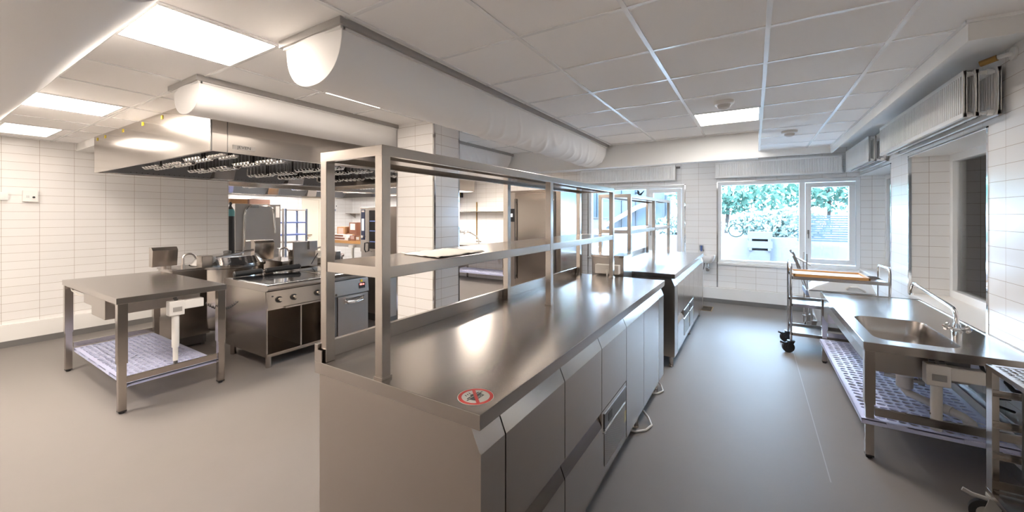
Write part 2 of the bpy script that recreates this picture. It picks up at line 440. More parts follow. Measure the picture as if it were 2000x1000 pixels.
# ------------------------------------------------------------------ ceiling things
def lamp(x0, x1, y0, y1, label, mat='lamp', grp='square ceiling light panels', ZC=ZC):
    t = thing('ceiling_light', label, 'light', ((x0 + x1) / 2, (y0 + y1) / 2, ZC), grp)
    m = MB(); w = .016; z0 = ZC - .008
    m.box(x0, x1, y0, y0 + w, z0, ZC); m.box(x0, x1, y1 - w, y1, z0, ZC); m.box(x0, x0 + w, y0 + w, y1 - w, z0, ZC); m.box(x1 - w, x1, y0 + w, y1 - w, z0, ZC)
    m.build('frame', 'tbar', t)
    bx('diffuser', mat, t, x0 + w, x1 - w, y0 + w, y1 - w, ZC - .005, ZC - .001)
lamp(-2.835, -2.262, .648, 1.19, 'square ceiling light panel nearest the big rounded duct end')
lamp(-5.308, -4.690, .60, 1.15, 'square ceiling light panel above the height-adjustable work table', 'lamp_soft')
lamp(-7.30, -6.50, .68, 1.10, 'ceiling light panel nearest the left tiled wall', 'lamp_faint')
lamp(-.495, .050, 4.052, 4.602, 'square ceiling light panel beside the round smoke detector', 'lamp_cool')
lamp(-2.835, -2.30, 1.81, 2.350, 'ceiling light panel half hidden behind the larger fabric duct', 'lamp_faint')
lamp(-5.308, -4.690, -.99, -.46, 'unseen fill light panel added behind the sideways fabric duct', 'fill_strong')  # out of view, added as general fill for the left side
lamp(-7.75, -7.15, 4.05, 4.6, 'square fill light panel added over the dish washing corner')  # added to brighten the annex
lamp(-5.3, -4.7, 6.3, 6.9, 'square fill light panel added over the far sink table')  # added to lift the dark far left end

lamp(-1.75, -1.20, 5.85, 6.40, 'unseen fill light panel added behind the beam before the far windows', 'fill_low', ZC=ZR)  # hidden by the beam, added to light the backlit far wall
lamp(-.55, .0, 5.85, 6.40, 'unseen fill light panel added behind the beam end before the trolley window', 'fill_low', ZC=ZR)  # second hidden fill panel added for the far wall
def smoke(x, y, label):
    t = thing('smoke_detector', label, 'smoke detector', (x, y, ZC), 'round smoke detectors')
    MB().lathe([(.075, 0), (.078, -.012), (.072, -.026), (.06, -.03)], (x, y, ZC), 32).build('base', 'white', t)
    MB().lathe([(.05, -.03), (.05, -.038), (.042, -.055), (.02, -.064)], (x, y, ZC), 28).build('sensor_dome', 'crate', t)
smoke(-.215, 3.724, 'round white smoke detector just before the lit ceiling panel')
smoke(.34, 5.43, 'round white smoke detector nearer the far right window corner')

def duct(name, label, axis, c, a, top, d, l0, l1, wr0, cap_first=True):
    """half-round fabric air duct hung from a grey rail under the ceiling"""
    base = ((c, (l0 + l1) / 2, ZC) if axis == 'y' else ((l0 + l1) / 2, c, ZC))
    t = thing('fabric_duct', label, 'air duct', base, 'white fabric air ducts')
    def P(x, l, z): return (x, l, z) if axis == 'y' else (l, x, z)
    n = 48; L = 260; rows = []
    for j in range(L + 1):
        f = j / L; l = l0 + (l1 - l0) * f
        row = []
        w = max(0, min(1, (f - wr0) / .22)) if wr0 < 1 else 0
        for i in range(n + 1):
            th = PI * i / n
            nx, nz = math.cos(th), math.sin(th)
            q = noise.noise(Vector((l * 4.2 + th * .55, th * .45, 3.1)))
            fold = 1 - abs(q) * 5
            fold = max(0, fold) ** 2
            off = w * (.015 * fold * nz ** .4 + .005 * noise.noise(Vector((l * 7 + nx * 1.5, th * .7, 9))) * nz) + .003 * noise.noise(Vector((l * 3, th, 1)))
            x = c - (a + off) * (abs(nx) ** .9) * (1 if nx > 0 else -1)
            row.append(P(x, l, top - (d + off) * (nz ** .82 if nz > 0 else 0)))
        rows.append(row)
    MB().grid(rows).build('fabric_tube', 'fabric', t, ang=80)
    for first in (True, False):
        l = l0 if first else l1; s = -1 if first else 1
        rr = []
        for k in range(9):
            f = k / 8; row = []
            for i in range(n + 1):
                th = PI * i / n; nx, nz = math.cos(th), math.sin(th)
                x = c - a * f * (abs(nx) ** .9) * (1 if nx > 0 else -1); z = top - d * f * (nz ** .82 if nz > 0 else 0)
                row.append(P(x, l + s * .022 * (1 - f * f), z))
            rr.append(row)
        MB().grid(rr).build('end_cap', 'fabric', t, ang=80)
        pts = []
        for i in range(n + 1):
            th = PI * i / n; nx, nz = math.cos(th), math.sin(th)
            pts.append(P(c - a * (abs(nx) ** .9) * (1 if nx > 0 else -1), l, top - d * (nz ** .82 if nz > 0 else 0)))
        MB().tube(pts, .004, 6).build('seam', 'fabric', t)
    m = MB(); o = .03; k = .022
    for (x0, x1) in ((c - a - o, c - a - o + k), (c + a + o - k, c + a + o)):
        m.box(*((x0, x1, l0 - o, l1 + o) if axis == 'y' else (l0 - o, l1 + o, x0, x1)), ZC - .036, ZC)
    for (q0, q1) in ((l0 - o, l0 - o + k), (l1 + o - k, l1 + o)):
        m.box(*((c - a - o + k, c + a + o - k, q0, q1) if axis == 'y' else (q0, q1, c - a - o + k, c + a + o - k)), ZC - .036, ZC)
    m.build('hanging_rail', 'alu', t)
    m = MB()
    q = .004
    for x in (c - a, c + a):
        m.box(*((x - .012, x + .012, l0, l1) if axis == 'y' else (l0, l1, x - .012, x + .012)), top - .012, ZC - .01)
    m.box(*((c - a - .012, c + a + .012, l0 - .016, l0 + .01) if axis == 'y' else (l0 - .016, l0 + .01, c - a - .012, c + a + .012)), top - .012, ZC - .004)
    m.build('clip_strip', 'white', t)
duct('a', 'large white half-round fabric duct hanging over the near counter', 'y', -1.945, .24, 2.515, .242, 1.19, 5.20, .22)
duct('b', 'white half-round fabric duct running along the cooking hood to the pillar', 'y', -3.442, .218, 2.515, .192, 1.165, 5.20, .45)
duct('c', 'white fabric duct crossing sideways at the top left corner', 'x', .328, .235, 2.515, .245, -7.55, -1.70, 1.5)

# extraction hoods -----------------------------------------------------------
def hood(label, x0, x1, y0, y1, z0, logo, cassettes):
    t = thing('extraction_hood', label, 'extraction hood', ((x0 + x1) / 2, (y0 + y1) / 2, ZC))
    m = MB(); w = .02
    m.box(x0, x1, y0, y0 + w, z0, ZC); m.box(x0, x1, y1 - w, y1, z0, ZC)
    m.box(x0, x0 + w, y0 + w, y1 - w, z0, ZC); m.box(x1 - w, x1, y0 + w, y1 - w, z0, ZC)
    m.build('skirt', 'hood_steel', t, smooth=False)
    # inner gutter and sloped ceiling
    m = MB(); b = .16; zi = z0 + .03
    for (a, bb) in (((x0, z0), (x0 + b, zi + .1)),):
        pass
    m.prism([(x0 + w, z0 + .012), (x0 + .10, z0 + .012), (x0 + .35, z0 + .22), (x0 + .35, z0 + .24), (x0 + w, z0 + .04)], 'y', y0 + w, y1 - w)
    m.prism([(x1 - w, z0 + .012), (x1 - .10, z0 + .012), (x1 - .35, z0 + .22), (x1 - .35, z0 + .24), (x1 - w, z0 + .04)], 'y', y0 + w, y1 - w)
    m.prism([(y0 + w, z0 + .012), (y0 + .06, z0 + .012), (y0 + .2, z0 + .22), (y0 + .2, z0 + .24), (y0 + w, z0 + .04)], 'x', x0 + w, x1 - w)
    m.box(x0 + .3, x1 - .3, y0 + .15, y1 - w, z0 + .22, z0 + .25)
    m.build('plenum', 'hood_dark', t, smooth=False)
    # hole row of the supply slot
    m = MB(); y = y0 + .3
    while y < y1 - .2 and y < y0 + 5:
        m.cyl((x0 + .118, y, z0 + .026), (x0 + .112, y, z0 + .034), .006, 6); y += .055
    m.build('nozzle_row', 'hole', t)['kind'] = 'stuff'
    if not logo:
        yy = y0 + .5
        while yy < y1 - .6:
            bx('fill_tube', 'hood_fill', t, (x0 + x1) / 2 - .08, (x0 + x1) / 2 + .08, yy, yy + .55, z0 + .18, z0 + .21); yy += .9  # glowing strips added under the rear hoods to brighten the annex
    # lamp brackets on the far gutter
    y = y0 + 1.15
    while y < y1 - .3:
        MB().prism([(x0 + .05, z0 + .005), (x0 + .24, z0 + .005), (x0 + .30, z0 + .17), (x0 + .05, z0 + .17)], 'y', y, y + .26, bev=.004).build('lamp_housing', 'steel', t); y += 1.05
    for (xa, xb, ya, yb) in cassettes:
        m = MB(); n = 5; rows = 2
        f = MB(); f.box(xa, xb, ya, yb, z0 + .205, z0 + .222); 
        for i in range(n):
            for j in range(rows):
                cx = xa + (xb - xa) * (i + .5) / n; cy = ya + (yb - ya) * (j + .5) / rows
                r = min((xb - xa) / n, (yb - ya) / rows) * .47
                m.cyl((cx, cy, z0 + .055), (cx, cy, z0 + .205), r, 12)
                m.cyl((cx, cy, z0 + .038), (cx, cy, z0 + .055), r * .55, 10, r * .97)
        c = m.build('grease_filter', 'chrome', t)
        f.build('filter_plate', 'steel_dark', c)
        m = MB()
        for i in range(n):
            for j in range(rows):
                cx = xa + (xb - xa) * (i + .5) / n; cy = ya + (yb - ya) * (j + .5) / rows
                m.cyl((cx, cy, z0 + .030), (cx, cy, z0 + .038), .020, 10)
        m.build('filter_ring', 'white_gloss', c)
    return t
cas = []
for (ya) in (1.66, 2.10, 2.80, 3.22, 3.86):
    cas += [(-6.25, -5.75, ya, ya + .19), (-5.68, -5.20, ya + .02, ya + .21), (-4.98, -4.60, ya - .03, ya + .15), (-4.54, -4.18, ya, ya + .19)]
h1 = hood('large steel extraction hood over the kettles and the black-topped range', -6.84, -3.69, 1.40, 4.40, 2.115, True, cas)
# joints on the hood skirt
m = MB()
for y in (1.52, 3.28): m.box(-3.689, -3.686, y, y + .004, 2.117, 2.54)
m.box(-3.689, -3.684, 1.402, 1.412, 2.117, 2.54)
m.build('joint_strip', 'steel_dark', h1)
m = MB()
for x in (-6.72, -6.42, -5.8, -5.2, -4.7): m.box(x, x + .035, 1.395, 1.40, 2.49, 2.525)
m.build('fixing_tab', 'yellow', h1)
bp = MB().box(-3.689, -3.685, 1.56, 1.73, 2.15, 2.185).build('maker_plate', 'alu', h1)
text('lettering', 'JEVEN', .032, 'black', bp, (-3.6842, 1.645, 2.168), (PI / 2, 0, PI / 2), sx=1.25)
cas2 = [(-8.9, -8.5, y, y + .2) for y in (3.4, 3.9, 4.9, 5.5, 6.2)]
h2 = hood('second steel extraction hood over the dish washing corner', -10.9, -8.02, 3.1, 7.6, 2.125, False, cas2)
h3 = hood('steel extraction hood above the glass-doored oven', -8.0, -5.6, 5.30, 7.4, 2.145, False, [(-7.6, -7.1, 5.6, 5.8), (-6.8, -6.3, 5.6, 5.8)])

# radiators ------------------------------------------------------------------
def radiator(label, axis, l0, l1, wallpos, front, z0, z1, grp, backs=2):
    """three ribbed steel panels hung high on the wall; axis 'y' = on the right wall, 'x' = on the far wall"""
    base = ((front, l0, z0) if axis == 'y' else (l0, front, z0))
    t = thing('radiator', label, 'radiator', base, grp)
    sgn = 1 if wallpos > front else -1
    def bxx(m, l_0, l_1, d0, d1, a, b, **k):
        if axis == 'y': m.box(d0, d1, l_0, l_1, a, b, **k)
        else: m.box(l_0, l_1, d0, d1, a, b, **k)
    back = wallpos - .03
    depth = [front] + [front + (back - .012 - front) * q for q in ((.36, 1.) if backs == 2 else (1.,))]
    for k, dd in enumerate(depth):
        m = MB(); th = .012
        poly = []; pitch = .0333; n = int((l1 - l0 - .05) / pitch)
        st = l0 + ((l1 - l0) - n * pitch) / 2
        out = [(l0, dd + .010)]
        for i in range(n):
            s = st + i * pitch
            out += [(s, dd + .010), (s + .005, dd), (s + .020, dd), (s + .025, dd + .010)]
        out += [(l1, dd + .010), (l1, dd + .016), (l0, dd + .016)]
        zz0, zz1 = z0 + .03, z1 - .03
        if axis == 'y': m.prism([(q, p) for p, q in out], 'z', zz0, zz1)
        else: m.prism(out, 'z', zz0, zz1)
        bxx(m, l0, l1, dd + .0, dd + .022, z0, z0 + .032, bev=.003); bxx(m, l0, l1, dd + .0, dd + .022, z1 - .032, z1, bev=.003)
        bxx(m, l0, l0 + .02, dd + .001, dd + .022, z0, z1, bev=.003); bxx(m, l1 - .02, l1, dd + .001, dd + .022, z0, z1, bev=.003)
        m.build('panel', 'white_gloss', t)
    for l in (l0 + .03, l1 - .03):
        for z in (z0 + .022, z1 - .022):
            m = MB()
            a, b = front + .01, back
            p = (lambda d: (d, l, z)) if axis == 'y' else (lambda d: (l, d, z))
            m.cyl(p(a), p(b), .013, 12)
            m.cyl(p(depth[1] - .035), p(depth[1] - .012), .02, 12)
            if backs == 2: m.cyl(p(back - .05), p(back - .022), .02, 12)
            m.build('header_pipe', 'white_gloss', t)
    m = MB()
    for l in (l0 + .35, l1 - .35): bxx(m, l, l + .03, front + .03, wallpos, z0 + .05, z1 - .05)
    m.build('bracket', 'steel_soft', t)
    return t
r1 = radiator('ribbed white radiator hung above the side window by the sink table', 'y', 3.87, 5.94, XR, 1.203, 2.262, 2.578, 'white radiators above the windows')
m = MB().cyl((1.275, 3.845, 2.60), (1.335, 3.80, 2.615), .02, 14); m.build('valve', 'brass', r1)
m = MB().tube([(1.335, 3.80, 2.615), (1.37, 3.78, 2.62), (1.40, 3.77, 2.62)], .014, 10).cyl((1.386, 3.77, 2.62), (1.399, 3.77, 2.62), .04, 20); m.build('supply_pipe', 'white', r1)
radiator('short white radiator in the far right corner above the side window', 'y', 6.46, 7.86, XR, 1.203, 2.262, 2.578, 'white radiators above the windows')
radiator('long white radiator above the window behind the service trolley', 'x', -.60, 1.17, YF, 7.93, 2.262, 2.54, 'white radiators above the windows')
r4 = radiator('white radiator above the window behind the second counter', 'x', -3.18, -1.27, YF, 7.93, 2.262, 2.54, 'white radiators above the windows')
MB().cyl((-1.26, 7.98, 2.50), (-1.19, 7.98, 2.50), .018, 12).build('valve', 'steel_dark', r4)

# wall boxes on the left wall
t = thing('wall_switch_box', 'square white control box with black button on the left tiled wall', 'switch', (XL, 1.02, 1.82))
bx('housing', 'white', t, XL, XL + .045, .955, 1.078, 1.765, 1.905, bev=.008)
MB().cyl((XL + .045, 1.042, 1.822), (XL + .052, 1.042, 1.822), .012, 16).build('button', 'black', t)
m = MB()
for z in (1.832, 1.818): m.box(XL + .045, XL + .047, .985, .992, z, z + .006); m.box(XL + .045, XL + .047, .998, 1.005, z, z + .006)
m.build('indicator', 'steel_dark', t)
t = thing('wall_switch_box', 'plain flat white wall switch at the left picture edge', 'switch', (XL, .78, 1.81))
bx('housing', 'white', t, XL, XL + .04, .66, .845, 1.78, 1.875, bev=.006)
bx('rocker', 'white_gloss', t, XL + .04, XL + .046, .69, .82, 1.795, 1.86, bev=.003)

# ------------------------------------------------------------------ counters
ZT = .985
def counter(name, label, x0, x1, y0, y1, bays, fill, feet, grp, splitz=.50):
    """refrigerated counter: fronts face +x; bays = [(ya, yb, kind)]"""
    t = thing(name, label, 'counter', ((x0 + x1) / 2, (y0 + y1) / 2, 0), grp)
    xf = x1 - .004; zb = .115; zt = ZT - .045; zv = .855
    # worktop with a drip-free folded edge and rear upstand
    m = MB().box(x0, x1, y0, y1, ZT - .05, ZT, bev=.003)
    wt = m.build('worktop', 'steel_top', t)
    m = MB().box(x0, x0 + .022, y0, y1, ZT, ZT + .072, bev=.002).box(x0 + .022, x0 + .05, y0, y0 + .004, ZT - .0, ZT + .05)
    m.build('upstand', 'steel_top', wt)
    prof = lambda d: [(x0 + .02, zb), (xf - d, zb), (xf - d, zv), (xf - .034 - d, zt - .004), (x0 + .02, zt - .004)]
    MB().prism(prof(.024), 'y', y0 + .03, y1 - .03).build('carcass', 'steel_dark', t, smooth=False)
    for (a, b) in fill: MB().prism(prof(0), 'y', a, b).build('end_panel', 'steel_soft', t, smooth=False)
    for (a, b, kind) in bays:
        g = .0035
        def front(z0, z1, nm):
            m = MB(); k = .034; hgt = .08
            m.prism([(xf - .02, z0), (xf, z0), (xf, z1 - hgt), (xf - k, z1), (xf - k - .012, z1), (xf - .02, z1 - hgt)], 'y', a + g, b - g)
            return m.build(nm, 'steel', t, smooth=False)
        if kind == 'door': front(zb + .004, zt - .006, 'door')
        elif kind == 'drawers':
            front(zb + .004, splitz - .004, 'drawer'); front(splitz + .004, zt - .006, 'drawer')
        elif kind == 'machine':
            front(splitz + .004, zt - .006, 'drawer')
            p = MB().box(xf - .02, xf - .002, a + g, b - g, zb + .004, splitz - .004, bev=.002).build('machine_panel', 'steel', t)
            c = MB().box(xf - .002, xf + .004, a + .04, b - .02, splitz - .115, splitz - .025, bev=.003, seg=3).build('control_strip', 'steel_dark', p)
            m = MB().box(xf + .0045, xf + .006, a + .10, a + .17, splitz - .09, splitz - .045)
            m.build('display', 'black', p)
            # vent mesh
            zz0, zz1, ya, yb = zb + .06, splitz - .135, a + .05, b - .03
            MB().box(xf - .0018, xf - .0008, ya, yb, zz0, zz1).build('vent', 'hole', p)
            m = MB(); n = 17
            for i in range(n + 1):
                z = zz0 + (zz1 - zz0) * i / n; m.box(xf - .001, xf + .002, ya, yb, z - .002, z + .002)
            n = 20
            for i in range(n + 1):
                y = ya + (yb - ya) * i / n; m.box(xf - .001, xf + .0016, y - .0028, y + .0028, zz0, zz1)
            m.build('vent_mesh', 'steel_soft', p, smooth=False)
            MB().cyl((xf - .002, a + .045, splitz - .13), (xf + .004, a + .045, splitz - .13), .012, 16).build('lock', 'chrome', p)
            bx('warning_label', 'yellow', p, xf - .001, xf + .0015, b - .055, b - .02, zb + .13, zb + .20)
    for (x, y) in feet:
        m = MB().cyl((x, y, .012), (x, y, zb + .01), .019, 14).cyl((x, y, 0), (x, y, .014), .026, 14, .022)
        m.build('foot', 'steel', t)
    return t
c1 = counter('refrigerated_counter', 'nearest long steel counter with drawers and a round warning sticker on top', -1.582, -.717, .975, 3.90,
             [(1.128, 1.62, 'drawers'), (1.62, 2.122, 'drawers'), (2.122, 2.617, 'machine'), (2.617, 3.10, 'door'), (3.10, 3.655, 'door')],
             [(.985, 1.124), (3.659, 3.87)], [(-.765, 3.02), (-.765, 3.72), (-.80, 1.2), (-1.45, 1.2), (-1.45, 3.7)], 'steel refrigerated counters')
# pieces on the near end: bevel trim
MB().prism([(-.775, .934), (-.755, .934), (-.721, .862), (-.741, .862)], 'y', .980, .985).build('bevel_trim', 'steel_soft', c1, smooth=False)
# warning sticker
st = thing('warning_sticker', 'round red and white no-hot-pots sticker at the near corner of the worktop', 'sticker', (-.803, 1.068, ZT))
sc = Vector((-.803, 1.068, ZT)); R = .062
rotS = math.radians(178)
def disc(m, r, z0, z1, seg=48): m.cyl((sc.x, sc.y, z0), (sc.x, sc.y, z1), r, seg)
m = MB(); disc(m, R, ZT, ZT + .0006); m.build('disc', 'paper', st)
def ringmesh(r0, r1, z, h, seg=56):
    m = MB(); a = []; 
    for r, zz in ((r0, z), (r1, z), (r1, z + h), (r0, z + h)):
        a.append([m.bm.verts.new((sc.x + r * math.cos(2 * PI * i / seg), sc.y + r * math.sin(2 * PI * i / seg), zz)) for i in range(seg)])
    for k in range(4):
        A, B = a[k], a[(k + 1) % 4]
        for i in range(seg): m.bm.faces.new((A[i], A[(i + 1) % seg], B[(i + 1) % seg], B[i]))
    return m
def loc2(u, v):   # sticker-local to world
    c, s_ = math.cos(rotS - PI / 2), math.sin(rotS - PI / 2)
    return (sc.x + u * c - v * s_, sc.y + u * s_ + v * c)
m = ringmesh(.048, .0595, ZT + .0006, .0004)
def poly(m, pts, z, h):
    m.prism([loc2(*p) for p in pts], 'z', z, z + h)
ang = math.radians(48)
def rot2(p, a): return (p[0] * math.cos(a) - p[1] * math.sin(a), p[0] * math.sin(a) + p[1] * math.cos(a))
poly(m, [rot2(p, ang) for p in ((-.05, -.0055), (.05, -.0055), (.05, .0055), (-.05, .0055))], ZT + .0012, .0004)
m.build('prohibition_ring', 'red', st)
m = MB()
poly(m, [(-.024, -.018), (.024, -.018), (.030, .006), (-.030, .006)], ZT + .0007, .0003)
poly(m, [(-.032, .009), (.032, .009), (.030, .014), (-.030, .014)], ZT + .0007, .0003)
poly(m, [(-.008, .014), (.008, .014), (.006, .021), (-.006, .021)], ZT + .0007, .0003)
poly(m, [(-.041, .002), (-.030, .002), (-.030, .006), (-.041, .006)], ZT + .0007, .0003)
poly(m, [(.030, .002), (.041, .002), (.041, .006), (.030, .006)], ZT + .0007, .0003)
for u in (-.018, -.008, .002):
    poly(m, [(u, .026), (u + .003, .026), (u + .006, .036), (u + .003, .036)], ZT + .0007, .0003)
pot = m.build('pot_symbol', 'black', st)
text('lettering', 'HOT', .014, 'paper', st, (*loc2(.010, -.012), ZT + .0013), (0, 0, rotS - PI / 2), extrude=.0001)

c2 = counter('refrigerated_counter', 'second steel counter standing before the far window', -1.582, -.700, 4.36, 7.05,
             [(4.56, 4.98, 'drawers'), (4.98, 5.44, 'machine'), (5.44, 5.86, 'machine'), (5.86, 6.4, 'door'), (6.4, 6.9, 'door')],
             [(4.37, 4.556), (6.904, 7.04)], [(-.75, 4.44), (-.75, 5.75), (-.75, 6.85), (-1.45, 4.44), (-1.45, 6.85)], 'steel refrigerated counters')

def overshelf(label, x0, x1, ys, z0, zm, zt, upst):
    t = thing('overshelf', label, 'shelf', ((x0 + x1) / 2, (ys[0] + ys[-1]) / 2, z0), 'steel overshelves on the counters')
    p = .04
    for y in ys:
        for x in (x0, x1):
            m = MB().box(x - p / 2, x + p / 2, y - p / 2, y + p / 2, z0, zt - .03, bev=.0015, seg=1)
            if abs(x - x1) < 1e-6 or y != ys[0]: m.box(x - p / 2 - .004, x + p / 2 + .004, y - p / 2 - .004, y + p / 2 + .004, z0, z0 + .012, bev=.002)
            m.build('post', 'steel', t)
    e = p / 2
    m = MB()
    m.box(x0 - e, x1 + e, ys[0] - e - .001, ys[0] - e + .02, zt - .04, zt, bev=.003); m.box(x0 - e, x1 + e, ys[-1] + e - .02, ys[-1] + e + .001, zt - .04, zt, bev=.003)
    m.box(x1 + e - .02, x1 + e + .001, ys[0] - e, ys[-1] + e, zt - .04, zt, bev=.003); m.box(x0 - e - .001, x0 - e + .02, ys[0] - e, ys[-1] + e, zt - .04, zt, bev=.003)
    m.box(x0 - e, x1 + e, ys[0] - e, ys[-1] + e, zt - .006, zt - .001)
    m.box((x0 + x1) / 2 - .05, (x0 + x1) / 2 + .05, ys[0], ys[-1], zt - .03, zt - .006)
    m.build('top_shelf', 'steel', t)
    m = MB()
    m.box(x0 + e, x1 - e, ys[0] - e + .003, ys[0] + .002, zm - .042, zm, bev=.003); m.box(x0 + e, x1 - e, ys[-1] - .002, ys[-1] + e - .003, zm - .042, zm, bev=.003)
    for a, b in zip(ys, ys[1:]):
        m.box(x1 - .002, x1 + e - .002, a + e, b - e, zm - .045, zm, bev=.003); m.box(x0 - e + .002, x0 + .002, a + e, b - e, zm - .045, zm, bev=.003)
    m.box(x0 + .0, x1 - .0, ys[0] + .002, ys[-1] - .002, zm - .006, zm - .001)
    m.build('middle_shelf', 'steel', t)
    return t
overshelf('tall two-tier steel overshelf standing on the nearest counter', -1.535, -1.192, [1.005, 2.42, 3.80], ZT, 1.405, 1.862, True)
overshelf('smaller two-tier steel overshelf standing on the second counter', -1.530, -1.195, [4.46, 5.72, 6.82], ZT, 1.43, 1.838, True)
# folded protective paper left on the middle shelf
pp = thing('folded_paper', 'crumpled white protective paper lying on the middle shelf', 'paper', (-1.36, 1.55, 1.405))
rows = []
for j in range(19):
    row = []
    for i in range(13):
        u, v = i / 12, j / 18
        x = -1.50 + .29 * u; y = 1.33 + .36 * v + .05 * (1 - u)
        z = 1.408 + .009 * abs(noise.noise(Vector((x * 14, y * 12, 2)))) + .006 * abs(noise.noise(Vector((x * 40, y * 30, 5))))
        row.append((x, y, z))
    rows.append(row)
o = MB().grid(rows).build('sheet', 'paper', pp, ang=60)
md = o.modifiers.new('t', 'SOLIDIFY'); md.thickness = .003
# steel box with paper-roll holder between the counters
t = thing('waste_cabinet', 'small steel cabinet with yellowish holder between the two counters', 'cabinet', (-1.2, 4.12, 0))
bx('body', 'steel_soft', t, -1.46, -1.125, 3.975, 4.29, .06, 1.16, bev=.004)
bx('lid', 'steel', t, -1.465, -1.12, 3.965, 4.295, 1.16, 1.185, bev=.003)
h = bx('holder', 'beige', t, -1.40, -1.155, 3.90, 3.975, 1.0, 1.095, bev=.012, seg=3)
m = MB().cyl((-1.27, 3.895, 1.03), (-1.27, 3.90, 1.03), .018).tube([(-1.27, 3.893, 1.03), (-1.268, 3.889, 1.0), (-1.27, 3.89, .95)], .008, 8)
m.build('spout', 'paper', h)
for (x, y) in ((-1.44, 4.0), (-1.15, 4.0), (-1.44, 4.27), (-1.15, 4.27)): MB().cyl((x, y, 0), (x, y, .06), .016, 12).build('foot', 'black', t)
# cable loop on the floor at the near counter
tag(MB().tube([(-.80, 2.92, .014), (-.74, 2.93, .012), (-.68, 2.99, .012), (-.66, 3.08, .012), (-.70, 3.15, .03), (-.78, 3.17, .10)], .008, 8).build('drain_hose', 'crate', None), 'pale hose looping out on the floor under the nearest counter', 'hose')
tag(MB().tube([(-.80, 3.62, .012), (-.73, 3.66, .012), (-.70, 3.73, .012), (-.73, 3.80, .03), (-.80, 3.82, .10)], .008, 8).build('drain_hose', 'crate', None), 'pale hose at the far end foot of the nearest counter', 'hose')

# ------------------------------------------------------------------ perforated plastic shelf
def perforated(m, x0, x1, y0, y1, z, nx, ny, t=.012, seedv=1):
    rnd = random.Random(seedv); dx = (x1 - x0) / nx; dy = (y1 - y0) / ny; K = 12
    V = {}
    def vert(p):
        k = (round(p[0], 5), round(p[1], 5))
        if k not in V: V[k] = m.bm.verts.new((p[0], p[1], z))
        return V[k]
    for i in range(nx):
        for j in range(ny):
            cx, cy = x0 + (i + .5) * dx, y0 + (j + .5) * dy
            a = (.55 if (i + j) % 2 else -.55) + rnd.uniform(-.5, .5)
            big = .475 * min(dx, dy); sm = big * rnd.choice((.6, .66, .74, .95))
            O = []; I = []
            for k in range(K):
                th = 2 * PI * k / K + PI / 4
                c, s = math.cos(th), math.sin(th); q = max(abs(c), abs(s))
                O.append(vert((cx + c / q * dx / 2, cy + s / q * dy / 2)))
                ex, ey = big * math.cos(th - a), sm * math.sin(th - a)
                I.append(m.bm.verts.new((cx + ex * math.cos(a) - ey * math.sin(a), cy + ex * math.sin(a) + ey * math.cos(a), z)))
            for k in range(K):
                try: m.bm.faces.new((O[k], O[(k + 1) % K], I[(k + 1) % K], I[k]))
                except ValueError: pass
    return m
def shelf_insert(parent, x0, x1, y0, y1, z, nx, ny, sd):
    m = MB(); b = .028
    perforated(m, x0 + b, x1 - b, y0 + b, y1 - b, z, nx, ny, seedv=sd)
    fs = list(m.bm.faces)
    m.face([(x0, y0, z), (x1, y0, z), (x1, y0 + b, z), (x0, y0 + b, z)]); m.face([(x0, y1 - b, z), (x1, y1 - b, z), (x1, y1, z), (x0, y1, z)])
    m.face([(x0, y0 + b, z), (x0 + b, y0 + b, z), (x0 + b, y1 - b, z), (x0, y1 - b, z)]); m.face([(x1 - b, y0 + b, z), (x1, y0 + b, z), (x1, y1 - b, z), (x1 - b, y1 - b, z)])
    o = m.build('perforated_shelf', 'blue_plastic', parent, smooth=False)
    md = o.modifiers.new('t', 'SOLIDIFY'); md.thickness = .010; md.offset = -1
    r = MB(); q = .008
    r.box(x0, x1, y0, y0 + q, z - .035, z, bev=.003); r.box(x0, x1, y1 - q, y1, z - .035, z, bev=.003); r.box(x0, x0 + q, y0, y1, z - .03, z, bev=.003); r.box(x1 - q, x1, y0, y1, z - .03, z, bev=.003)
    n = max(2, int((x1 - x0) / .3))
    for i in range(n):
        xx = x0 + (x1 - x0) * (i + .35) / n; r.box(xx, xx + .10, y0 - .006, y0, z - .028, z - .002, bev=.002)
    r.build('rim', 'blue_plastic', o)
    return o
def actuator(t, x, y, ztop, zbot, axis, s=1, mat='beige'):
    """white electric lifting column: motor head, tube and pin"""
    m = MB()
    if axis == 'x':
        m.box(x - .055, x + .055, y - .04, y + .04, ztop - .16, ztop - .03, bev=.012, seg=3)
        m.box(x + .05, x + .20, y - .035, y + .035, ztop - .115, ztop - .035, bev=.012, seg=3)
    else:
        m.box(x - .04, x + .04, y - .055, y + .055, ztop - .16, ztop - .03, bev=.012, seg=3)
        m.box(x - .035, x + .035, y + .05, y + .20, ztop - .115, ztop - .035, bev=.012, seg=3)
    a = m.build('lifting_motor', mat, t)
    MB().cyl((x, y, ztop - .44), (x, y, ztop - .16), .027, 18).cyl((x, y, zbot + .03), (x, y, ztop - .44), .019, 16).build('piston', mat, a)
    m = MB().box(x - .008, x + .008, y - .008, y + .008, ztop - .03, ztop).cyl((x - .035, y, ztop - .018), (x + .035, y, ztop - .018), .008, 10).cyl((x - .03, y, zbot + .025), (x + .03, y, zbot + .025), .006, 10).box(x - .012, x + .012, y - .012, y + .012, zbot, zbot + .035)
    m.build('bracket', 'steel_dark', a)
    m = MB()
    if axis == 'x': m.box(x - .03, x + .035, y - .0415, y - .040, ztop - .125, ztop - .085)
    else: m.box(x + .040, x + .0415, y - .03, y + .035, ztop - .125, ztop - .085)
    m.build('rating_label', 'alu', a)
    return a
